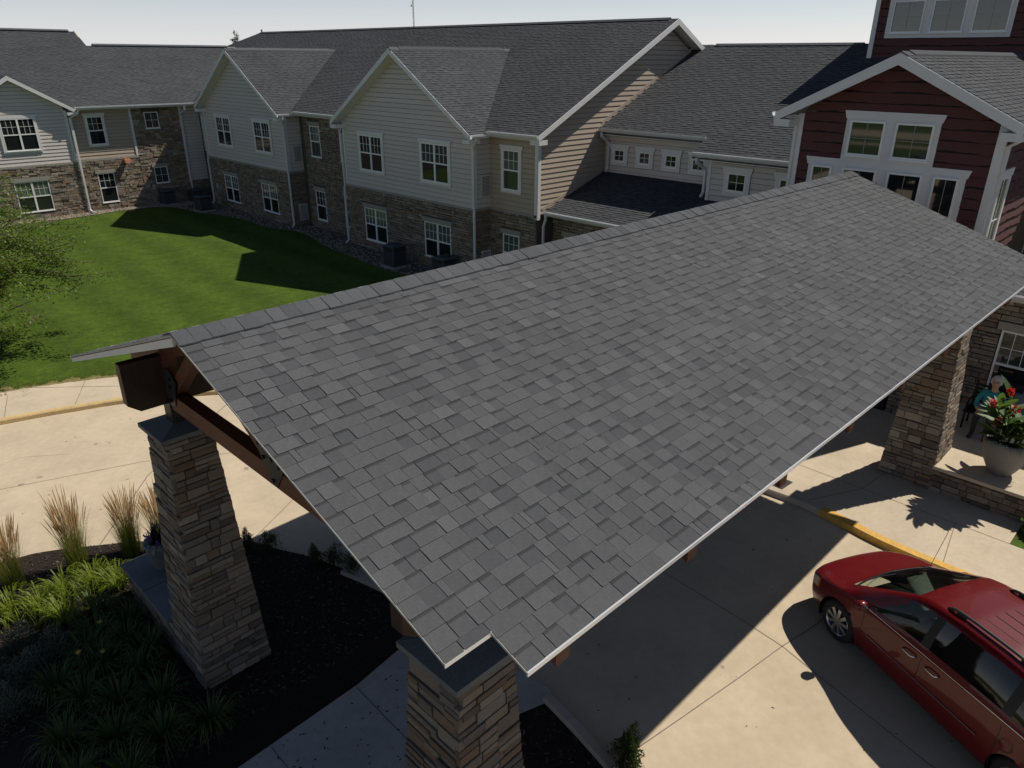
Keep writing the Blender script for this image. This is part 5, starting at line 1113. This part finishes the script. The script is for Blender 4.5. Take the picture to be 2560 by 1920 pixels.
for k in range(14):
    a = rr.uniform(0,6.28); r_ = rr.uniform(.03,.28); b0 = Vector((16.30+math.cos(a)*r_, 2.12+math.sin(a)*r_, 1.36)); hh = rr.uniform(.45,.85); b1 = b0+Vector((math.cos(a)*.14, math.sin(a)*.14, hh)); stm.tube([b0,b0.lerp(b1,.5),b1], [.014,.012,.008], 6); tops.append((b0,b1))
    for j in range(4):
        f = .22+.24*j+rr.uniform(-.05,.05); big_leaf(b0.lerp(b1,min(f,1)), a+j*2.5+rr.uniform(-.5,.5), rr.uniform(.36,.58), rr.uniform(.2,1.15), rr.uniform(.13,.21), rr.random(), cn)
for k in range(22):
    a = rr.uniform(1.2,4.6); big_leaf(Vector((16.30+math.cos(a)*.2, 2.12+math.sin(a)*.2, rr.uniform(1.45,1.95))), a+rr.uniform(-.4,.4), rr.uniform(.35,.55), rr.uniform(.1,.8), rr.uniform(.13,.2), rr.random(), cn)
stm.build('stems', 'leaf_canna', cn)
def flower_head(p, parent, m, n=14, sz=.05, seed=0):
    q = random.Random(seed); mb = MB()
    for k in range(n):
        az = q.uniform(0,6.28); blade(mb, p+Vector((q.uniform(-sz,sz),q.uniform(-sz,sz),q.uniform(-sz,sz))), sz*q.uniform(.6,1.5), sz*q.uniform(.3,1.2), sz*1.1, az, q, q.random(), 3)
    mb.build('flower', m, parent, fix=False)
for i, (x, y, z) in enumerate(((16.22,2.32,2.42),(16.25,1.86,2.28),(16.0,2.34,1.86),(16.2,1.8,2.10),(15.98,2.12,2.2),(16.1,2.5,2.15))):
    flower_head(Vector((x,y,z)), cn, 'petal_red', 30, .06, i); MB().tube([(16.3,2.12,1.4),((x+16.3)/2,(y+2.12)/2,(z+1.4)/2+.1),(x,y,z)], .007, 5).build('flower_stem', 'leaf_canna', cn)
tf = thing('trailing_flowers', (16.05,1.9,1.42), 'silvery trailing foliage with pink blooms spilling over the big pot', 'plant')
mb = MB()
for k in range(60):
    a = rr.uniform(3.4,5.6); p = Vector((16.30+math.cos(a)*.36, 2.12+math.sin(a)*.36, 1.41)); leaf_strap(mb, p, a+rr.uniform(-.5,.5), rr.uniform(.08,.2), .06, .16, .05, rr.random(), 4)
mb.build('foliage', 'leaf_silver', tf, fix=False)
for i, (a) in enumerate((4.2,4.5,4.8)): flower_head(Vector((16.30+math.cos(a)*.42, 2.12+math.sin(a)*.42, 1.40)), tf, 'petal_pink', 12, .04, 20+i)
for i, a in enumerate((2.6,3.0,2.3)):
    mb = MB()
    for k in range(16): leaf_strap(mb, Vector((16.30+math.cos(a)*.33, 2.12+math.sin(a)*.33, 1.40)), a+rr.uniform(-1.2,1.2), rr.uniform(.08,.2), .1, .12, .035, rr.random(), 4)
    mb.build('foliage', 'leaf_silver' if i < 2 else 'leaf_dark', tf, fix=False)
pf = thing('pot_flowers', (2.98,10.95,1.22), 'purple petunias and dusty foliage in the tall grey pot', 'plant'); mb = MB()
for k in range(120):
    a = rr.uniform(0,6.28); p = Vector((2.98+math.cos(a)*.13, 10.95+math.sin(a)*.13, 1.2)); leaf_strap(mb, p, a, rr.uniform(.08,.18), .10, .16, .03, rr.random(), 4)
mb.build('foliage', 'leaf_silver', pf, fix=False)
for i in range(9):
    a = i*.7; flower_head(Vector((2.98+math.cos(a)*.18, 10.95+math.sin(a)*.18, 1.30+.05*(i % 3))), pf, 'petal_purple', 10, .04, 40+i)
mb = MB()
for k in range(60): blade(mb, Vector((2.98+rr.uniform(-.08,.08), 10.95+rr.uniform(-.08,.08), 1.2)), rr.uniform(.25,.48), rr.uniform(.05,.2), .03, rr.uniform(0,6.28), rr, rr.random(), 3)
mb.build('dark_leaves', 'leaf_dark', pf, fix=False)
# ================================================================== BENCH AND SEATED PERSON
bn = thing('porch_bench', (18.3,2.5,.69), 'dark metal porch bench with a blue grey back cushion', 'bench')
for k in range(6): MB().box(17.92+k*.085,17.98+k*.085,1.75,3.35,1.09,1.12).build('slat', 'iron', bn)
for y_ in (1.8,3.3):
    for x_ in (17.95,18.40): MB().box(x_-.02,x_+.02,y_-.02,y_+.02,.69,1.09).build('leg', 'iron', bn)
    MB().tube([(17.93,y_,1.1),(17.93,y_,1.32),(18.0,y_,1.36),(18.4,y_,1.36)], .02, 6).build('arm', 'iron', bn)
for k in range(5): MB().box(18.43,18.46,1.78,3.32,1.2+k*.1,1.25+k*.1).build('back_slat', 'iron', bn)
for y_ in (1.8,3.3): MB().box(18.42,18.47,y_-.025,y_+.025,1.08,1.72).build('back_post', 'iron', bn)
MB().hexa([(18.30,1.8,1.2),(18.42,1.8,1.2),(18.42,2.55,1.2),(18.30,2.55,1.2),(18.33,1.82,1.66),(18.43,1.82,1.66),(18.43,2.53,1.66),(18.33,2.53,1.66)]).build('cushion', 'cushion', bn)
def person():
    t = thing('person', (18.1,2.88,.69), 'white haired person in a teal top seated on the porch bench', 'person')
    J = []; E_ = []
    def v(x, y, z, r): J.append(((x,y,z), r)); return len(J)-1
    def ch(a, *pts):
        for p in pts: b = v(*p); E_.append((a, b)); a = b
        return a
    pel = v(0,0,.50,.155); w_ = ch(pel, (0,0,.66,.15)); cst = ch(w_, (-.02,0,.84,.17)); nk0 = ch(cst, (-.02,0,.99,.10)); hd = ch(nk0, (-.05,0,1.06,.055),(-.07,0,1.14,.085),(-.075,0,1.22,.098),(-.07,0,1.29,.075))
    for s in (-1, 1):
        k = ch(pel, (-.08,s*.10,.49,.105),(-.26,s*.12,.50,.09),(-.45,s*.13,.50,.075),(-.48,s*.13,.32,.062),(-.46,s*.13,.10,.045)); ch(k, (-.55,s*.14,.045,.045),(-.66,s*.15,.035,.035))
        e_ = ch(cst, (-.02,s*.17,.92,.075),(-.06,s*.25,.78,.058),(-.10,s*.27,.66,.05),(-.24,s*.20,.60,.042),(-.34,s*.12,.58,.032)); hnd = ch(e_, (-.40,s*.09,.575,.032))
        for j, (dy, l_) in enumerate(((-.03,.055),(-.01,.068),(.01,.066),(.03,.05))): ch(hnd, (-.43,s*.09+dy,.575,.0095),(-.43-l_*.6,s*.09+dy,.565,.009),(-.43-l_,s*.09+dy,.545,.008))
        ch(e_, (-.365,s*.09-s*.05,.59,.011),(-.40,s*.09-s*.065,.585,.009))
    me = bpy.data.meshes.new('body'); me.from_pydata([p for p, r in J], E_, []); o = bpy.data.objects.new('body', me); COL.objects.link(o)
    md = o.modifiers.new('skin', 'SKIN'); md.use_smooth_shade = True
    for i, (p, r) in enumerate(J): me.skin_vertices[0].data[i].radius = (r, r)
    me.skin_vertices[0].data[0].use_root = True; o.modifiers.new('sub', 'SUBSURF').levels = 2
    dg = bpy.context.evaluated_depsgraph_get(); m2 = bpy.data.meshes.new_from_object(o.evaluated_get(dg)); bpy.data.objects.remove(o)
    m2.materials.clear()
    for n_ in ('trousers','shirt_teal','skin','trousers'): m2.materials.append(MATS[n_])
    for p in m2.polygons:
        c = p.center
        p.material_index = 2 if c.z > 1.0 else (1 if (c.z > .535 and c.x > -.25) else (2 if (c.x < -.22 and c.z > .535) else (3 if c.z < .085 else 0))); p.use_smooth = True
    b = bpy.data.objects.new('body', m2); COL.objects.link(b); b.parent = t
    # hair: short curls around the skull
    hm = MB(); q = random.Random(9)
    for i in range(11):
        for j in range(18):
            th = i/10*2.0; ph = j/18*6.283; n3 = Vector((math.sin(th)*math.cos(ph), math.sin(th)*math.sin(ph), math.cos(th)))
            if n3.x < -.55 and n3.z < .35: continue
            c = Vector((-.065,0,1.245))+Vector((n3.x*.105,n3.y*.098,n3.z*.115)); r_ = .026
            hm.add([c+Vector(k)*r_*q.uniform(.8,1.2) for k in OCT], OF)
    hm.build('hair', 'hair_white', t, fix=False, smooth=True, local=True)
    fm = MB(); fm.add([(-.165,-.012,1.225),(-.165,.012,1.225),(-.188,0,1.185),(-.168,0,1.235),(-.16,0,1.18)], [(0,2,3),(3,2,1),(0,4,2),(4,1,2)]); fm.build('nose', 'skin', t, local=True)
    for s in (-1, 1): MB().box(-.171,-.155,s*.034-.011,s*.034+.011,1.232,1.242).build('eye', 'car_black', t, local=True); MB().box(-.085,-.05,s*.098-.008,s*.098+.008,1.19,1.24).build('ear', 'skin', t, local=True)
    MB().box(-.164,-.145,-.022,.022,1.152,1.160).build('mouth', 'petal_pink', t, local=True)
    MB().prism([(-.185,-.14,.62),(-.185,.02,.62),(-.20,.02,.90),(-.20,-.12,.92)], (.03,0,0)).build('scarf', 'vest_blue', t, local=True)
    return t
person()
# ================================================================== RED MINIVAN
car = thing('red_minivan', (10.85,2.34,0), 'glossy dark red minivan parked by the yellow kerb', 'car', rz=math.radians(64))
def ip(x, tab):
    tab = sorted(tab)
    if x <= tab[0][0]: return tab[0][1]
    for (a, va), (b, vb) in zip(tab[:-1], tab[1:]):
        if x <= b:
            t_ = (x-a)/(b-a); return va+(vb-va)*t_
    return tab[-1][1]
def sm(x, tab, h=.045): return sum(ip(x+d*h, tab)*k for d, k in ((-1.5,.1),(-.75,.2),(0,.4),(.75,.2),(1.5,.1)))
WB_ = [(.92,.46),(.89,.60),(.82,.735),(.70,.835),(.5,.905),(.25,.94),(0,.952),(-1,.962),(-3,.962),(-3.6,.945),(-3.95,.88),(-4.08,.80),(-4.14,.66)]
ZT = [(.92,.66),(.87,.75),(.75,.835),(.5,.905),(.25,.962),(.08,1.0),(-1.02,1.605),(-1.25,1.66),(-1.7,1.705),(-2.3,1.715),(-3.0,1.685),(-3.6,1.60),(-3.8,1.52),(-4.05,1.12),(-4.14,.95)]
ZB = [(.92,.60),(.85,.66),(.7,.75),(.5,.82),(.25,.885),(0,.935),(-.5,.985),(-1.4,1.015),(-3,1.055),(-3.8,1.06),(-4.14,.93)]
YT = [(.92,.40),(.8,.60),(.5,.76),(.1,.80),(.0,.77),(-1.02,.645),(-1.7,.665),(-3,.645),(-3.7,.60),(-4.14,.58)]
CRN = [(.92,.03),(.5,.055),(.08,.06),(-.5,.05),(-1.02,.05),(-2,.05),(-4.14,.05)]
NX = 150; xs = [.92-(.92+4.14)*i/NX for i in range(NX+1)]; zrow = [.20,.255,.31,.365,.42,.475,.53,.585,.64,.70,.76]; NW = 7; NT = 9
grid = []
for x in xs:
    wb = sm(x, WB_); zb = sm(x, ZB, .06); zt = sm(x, ZT, .05); yt = sm(x, YT); cr_ = sm(x, CRN); row = []
    for k, z in enumerate(zrow):
        f = (z-.20)/(zb-.20) if zb > .2 else 0; z2 = .20+(zb-.03-.20)*k/(len(zrow)-1); bul = 1-.07*max(0,(.40-z2)/.2)**1.5-.018*abs(z2-.56)/.3
        row.append(Vector((x, wb*bul, z2)))
    row.append(Vector((x, wb*.972, zb))); zr_ = max(zt-cr_, zb+.004); y0_ = wb*.952
    for k in range(1, NW+1):
        t_ = k/NW; row.append(Vector((x, y0_+(yt-y0_)*t_+.018*math.sin(t_*math.pi), zb+.004+(zr_-zb-.004)*(t_**.92))))
    for k in range(1, NT+1):
        t_ = k/NT; row.append(Vector((x, yt*(1-t_), zr_+(zt-zr_)*(1-(1-t_)**2.2))))
    grid.append(row)
NR = len(grid[0]); zi = len(zrow); wi0 = zi; wi1 = zi+NW; AR = .385
for wx in (0.0, -3.03):
    for row in grid:
        for k in range(0, zi-1):
            p = row[k]; d = math.hypot(p.x-wx, p.z-.35)
            if abs(d-AR) < .038 and d > 1e-3: s_ = AR/d; row[k] = Vector((wx+(p.x-wx)*s_, p.y+.006, .35+(p.z-.35)*s_))
parts = {k: (MB(), {}) for k in ('body','windshield','rear_window')}
def face(mb, mp, ids, sg):
    out = []
    for (i, j) in ids:
        key = (i, j, sg)
        if key not in mp:
            p = grid[i][j]; mb.v.append((p.x, p.y*sg, p.z)); mp[key] = len(mb.v)-1
        out.append(mp[key])
    mb.f.append(tuple(out if sg > 0 else out[::-1])); mb.t.append(0)
side = {}
for sg in (1, -1):
    for i in range(NX):
        xm = (xs[i]+xs[i+1])/2
        for j in range(NR-1):
            q = [(i,j),(i+1,j),(i+1,j+1),(i,j+1)]; c = sum((grid[a][b] for a, b in q), Vector())/4
            if j < zi-1 and min(math.hypot(c.x-wx, c.z-.35) for wx in (0,-3.03)) < AR: continue
            key = 'body'
            if wi0+1 <= j < wi1-1:
                for nm, a, b in (('front_window',-1.36,-.52),('sliding_window',-2.60,-1.50),('quarter_window',-3.55,-2.74)):
                    if a < xm+ (0.10*(j-wi0-1) if nm == 'front_window' else 0)*1.0 and a < xm < b-(.105*(j-wi0-1) if nm == 'front_window' else 0): key = (nm, sg)
            if j >= wi1 and -.985 < xm < .03 and j > wi1+0: key = 'windshield'
            if j >= wi1+1 and -4.03 < xm < -3.80: key = 'rear_window'
            if .50 < xm < .865 and zi-4 <= j <= zi-2: key = ('headlight', sg) if xm > .57 else ('turn_signal', sg)
            if key == 'body' and wi0+1 <= j < wi1-1 and -3.5 < xm < -1.2: key = ('pillar', sg, 0 if xm > -2 else (1 if xm > -2.7 else 2))
            if j in (0, 1) and .5 < xm: key = ('bumper_lip', sg)
            if key not in parts: parts[key] = (MB(), {})
            face(*parts[key], q, sg)
MM = {'body':'car_red','windshield':'auto_glass','rear_window':'tint_glass','front_window':'auto_glass','sliding_window':'tint_glass','quarter_window':'tint_glass','headlight':'car_lamp','turn_signal':'amber','belt_moulding':'chrome','bumper_lip':'car_black','pillar':'car_black'}
for key, (mb, mp) in parts.items():
    nm = key if isinstance(key, str) else key[0]
    if not mb.f: continue
    if nm == 'body':
        for i in (0, NX):
            loop = [(grid[i][j].x, grid[i][j].y, grid[i][j].z) for j in range(NR)]+[(grid[i][j].x, -grid[i][j].y, grid[i][j].z) for j in range(NR-2,-1,-1)]
            mb.add(loop, [tuple(range(len(loop)))])
    o = mb.build(nm, MM[nm], car, fix=False, smooth=True, local=True)
C = lambda mb, name, m, **k: mb.build(name, m, car, local=True, **k)
C(MB().box(-3.8,.55,-.72,.72,.21,.24), 'underbody', 'car_black')
for wx in (0.0,-3.03):
    for sg in (1,-1):
        wl = MB(); vs = []; n_ = 28
        for k in range(n_+1):
            a = math.pi*k/n_*1.24-.38; vs += [(wx+AR*math.cos(a), sg*.935, .35+AR*math.sin(a)), (wx+AR*math.cos(a), sg*.58, .35+AR*math.sin(a))]
        wl.add(vs, [(2*k,2*k+1,2*k+3,2*k+2) for k in range(n_)]); wl.add([(wx+AR*math.cos(2*math.pi*k/28), sg*.585, .35+AR*math.sin(2*math.pi*k/28)) for k in range(28)], [tuple(range(28))]); C(wl, 'wheel_well', 'car_black')
        ty = MB(); pf_ = [(.225,-.095),(.27,-.105),(.31,-.10),(.335,-.08),(.345,-.03),(.345,.03),(.335,.08),(.31,.10),(.27,.105),(.225,.095)]
        vs = []; n_ = 40
        for r_, o_ in pf_:
            for k in range(n_): a = 2*math.pi*k/n_; vs.append((wx+r_*math.cos(a), sg*.825+o_*sg, .345+r_*math.sin(a)))
        ty.add(vs, [(i*n_+k, i*n_+(k+1)%n_, (i+1)*n_+(k+1)%n_, (i+1)*n_+k) for i in range(len(pf_)-1) for k in range(n_)]); wo = C(ty, 'wheel', 'rubber', smooth=True)
        rm = MB(); vs = []
        pr2 = [(.232,.09),(.226,.10),(.215,.085),(.205,.03),(.20,-.05)]
        for r_, o_ in pr2:
            for k in range(n_): a = 2*math.pi*k/n_; vs.append((wx+r_*math.cos(a), sg*(.825+o_), .345+r_*math.sin(a)))
        rm.add(vs, [(i*n_+k, i*n_+(k+1)%n_, (i+1)*n_+(k+1)%n_, (i+1)*n_+k) for i in range(len(pr2)-1) for k in range(n_)])
        for k in range(9):
            a = 2*math.pi*k/9+.2
            for da in (0,):
                c_, s_ = math.cos(a), math.sin(a); px, pz = -s_, c_
                w0, w1 = .030, .021
                y_o, y_i = sg*.915, sg*.885
                P = []
                for yy_ in (y_i, y_o):
                    P += [(wx+c_*.05+px*w1, yy_, .345+s_*.05+pz*w1), (wx+c_*.05-px*w1, yy_, .345+s_*.05-pz*w1), (wx+c_*.218-px*w0, yy_-sg*.006, .345+s_*.218-pz*w0), (wx+c_*.218+px*w0, yy_-sg*.006, .345+s_*.218+pz*w0)]
                rm.hexa(P)
        vs = []
        for k in range(20): a = 2*math.pi*k/20; vs.append((wx+.065*math.cos(a), sg*.918, .345+.065*math.sin(a)))
        rm.add(vs, [tuple(range(20))]); r_o = rm.build('rim', 'alloy', wo, local=True)
        bk = MB(); bk.add([(wx+.2*math.cos(2*math.pi*k/24), sg*.80, .345+.2*math.sin(2*math.pi*k/24)) for k in range(24)], [tuple(range(24))]); bk.build('brake_disc', 'car_black', wo, local=True)
for sg in (1,-1):
    bm_ = MB(); bm_.tube([(x_, sg*(sm(x_, WB_)*.955+.004), sm(x_, ZB, .06)+.012) for x_ in [-.42-3.1*k/20 for k in range(21)]], .009, 6); C(bm_, 'belt_moulding', 'chrome', smooth=True)
    C(MB().bar((-.60,sg*.962,.60),(-2.46,sg*.968,.61),.014,.018,up=(0,0,1)), 'side_moulding', 'chrome')
    for x_ in (-1.30,-1.68):
        hd_ = MB(); hd_.tube([(x_+.11,sg*.948,.90),(x_+.07,sg*.985,.905),(x_-.07,sg*.988,.91),(x_-.11,sg*.95,.915)], .013, 8); C(hd_, 'door_handle', 'chrome', smooth=True)
    for x_, z1_ in ((-.46,.95),(-1.48,.98),(-2.68,1.0)):
        dl = MB(); pts = []
        for k in range(9):
            z = .26+(z1_-.26)*k/8; row = min(grid, key=lambda r_: abs(r_[0].x-x_)); p = min(row[:zi+1], key=lambda q_: abs(q_.z-z)); pts.append((x_, (p.y+.0015)*sg, z))
        dl.tube(pts, .0045, 4); C(dl, 'door_gap', 'car_black')
    # mirror
    mm = MB(); cx, cy, cz = -.44, sg*1.0, 1.03
    prof = [(-.055,.5),(-.03,.85),(0,1.0),(.04,.95),(.085,.6),(.10,.2)]
    vs = []
    for dx, s_ in prof:
        for k in range(14): a = 2*math.pi*k/14; vs.append((cx+dx, cy+.10*s_*math.cos(a)*(1.0), cz+.075*s_*math.sin(a)))
    mm.add(vs, [(i*14+k,i*14+(k+1)%14,(i+1)*14+(k+1)%14,(i+1)*14+k) for i in range(5) for k in range(14)]+[tuple(5*14+k for k in range(14))]); mo = C(mm, 'mirror', 'car_red', smooth=True)
    gm = MB(); gm.add([(cx-.053, cy+.085*math.cos(2*math.pi*k/14), cz+.06*math.sin(2*math.pi*k/14)) for k in range(14)], [tuple(range(14))]); gm.build('mirror_glass', 'chrome', mo, local=True)
    MB().bar((-.42,sg*.90,1.0),(-.43,sg*.96,1.02),.07,.04).build('mirror_arm', 'car_black', mo, local=True)
    # roof rails
    def rz_(x_, y_): return sm(x_, ZT)-.055*(abs(y_)/.65)**2
    rl = MB(); ps = []
    for k in range(15):
        x_ = -1.50-2.0*k/14; ps.append((x_, sg*.555, rz_(x_,.555)+.052))
    ps = [(-1.38,sg*.56,rz_(-1.38,.56)+.004)]+[(-1.44,sg*.558,rz_(-1.44,.56)+.038)]+ps+[(-3.56,sg*.55,rz_(-3.56,.55)+.0)]
    rl.tube(ps, [.016,.024]+[.021]*15+[.014], 8); ro = C(rl, 'roof_rail', 'rail_grey', smooth=True)
    for x_ in (-1.58,-2.5,-3.4): MB().bar((x_+.07,sg*.555,rz_(x_,.555)+.02),(x_-.07,sg*.555,rz_(x_,.555)+.02),.03,.05).build('rail_foot', 'rail_grey', ro, local=True)
for y_ in (-.34,-.17,.0,.17,.34):
    rb = MB(); rb.tube([(x_, y_, sm(x_, ZT)-.055*(abs(y_)/.65)**2+.002) for x_ in (-1.75,-2.2,-2.7,-3.2)], .005, 5); C(rb, 'roof_rib', 'car_black')
for a_, b_, y0_, y1_ in ((.02,-.12,.55,.05),(.03,-.12,-.05,-.62)):
    wp = MB(); f_ = lambda x_, y_: sm(x_, ZT)-.06*(abs(y_)/.75)**2+.012; wp.tube([(a_,y0_,f_(a_,y0_)),((a_+b_)/2+.03,(y0_+y1_)/2,f_((a_+b_)/2+.03,(y0_+y1_)/2)+.004),(b_+.03,y1_,f_(b_+.03,y1_))], .009, 6); C(wp, 'wiper', 'car_black')
cg = MB(); cg.add([(x_, y_, sm(x_, ZT)-.06*(abs(y_)/.78)**2+.003) for x_, y_ in ((.10,-.0),(.085,.25),(.05,.5),(-.01,.72),(-.06,.72),(-.01,.5),(.03,.25),(.04,0),(.03,-.25),(-.01,-.5),(-.06,-.72),(-.01,-.72),(.05,-.5),(.085,-.25))], [(0,1,6,7),(1,2,5,6),(2,3,4,5),(7,8,13,0),(8,9,12,13),(9,10,11,12)]); C(cg, 'cowl_grille', 'car_black')
C(MB().tube([(.02,-.80,.96),(-.10,-.82,1.72)], .004, 5), 'antenna', 'car_black')
C(MB().hexa([(-.72,-.72,.70),(-.05,-.74,.80),(-.05,.74,.80),(-.72,.72,.70),(-.74,-.70,.93),(-.08,-.70,.955),(-.08,.70,.955),(-.74,.70,.93)]), 'dashboard', 'dash')
C(MB().box(-3.7,-.5,-.82,.82,.30,.34), 'cabin_floor', 'seat_grey')
for y_ in (.38,-.38):
    for x_ in (-1.35,-2.25):
        se = MB(); se.hexa([(x_-.30,y_-.25,.34),(x_+.25,y_-.25,.34),(x_+.25,y_+.25,.34),(x_-.30,y_+.25,.34),(x_-.28,y_-.24,.62),(x_+.25,y_-.23,.66),(x_+.25,y_+.23,.66),(x_-.28,y_+.24,.62)]); se.hexa([(x_-.34,y_-.24,.6),(x_-.18,y_-.24,.6),(x_-.18,y_+.24,.6),(x_-.34,y_+.24,.6),(x_-.44,y_-.20,1.16),(x_-.34,y_-.20,1.16),(x_-.34,y_+.20,1.16),(x_-.44,y_+.20,1.16)]); se.hexa([(x_-.45,y_-.12,1.2),(x_-.36,y_-.12,1.2),(x_-.36,y_+.12,1.2),(x_-.45,y_+.12,1.2),(x_-.47,y_-.11,1.36),(x_-.39,y_-.11,1.36),(x_-.39,y_+.11,1.36),(x_-.47,y_+.11,1.36)]); C(se, 'seat', 'seat_grey')
sw_ = MB(); vs = []
for i in range(24):
    a = 2*math.pi*i/24
    for j in range(6): b_ = 2*math.pi*j/6; r_ = .18+.013*math.cos(b_); vs.append((-.82-.35*r_*math.sin(a)+.013*math.sin(b_), .38+r_*math.cos(a), .95+r_*math.sin(a)*.93))
sw_.add(vs, [(i*6+j, ((i+1)%24)*6+j, ((i+1)%24)*6+(j+1)%6, i*6+(j+1)%6) for i in range(24) for j in range(6)]); C(sw_, 'steering_wheel', 'car_black', smooth=True)
fl = MB(); fl.add([(-2.80+.085*math.cos(2*math.pi*k/20), .9665, .80+.085*math.sin(2*math.pi*k/20)) for k in range(20)]+[(-2.80+.078*math.cos(2*math.pi*k/20), .9668, .80+.078*math.sin(2*math.pi*k/20)) for k in range(20)], [(k,(k+1)%20,20+(k+1)%20,20+k) for k in range(20)]); C(fl, 'fuel_flap_gap', 'car_black')
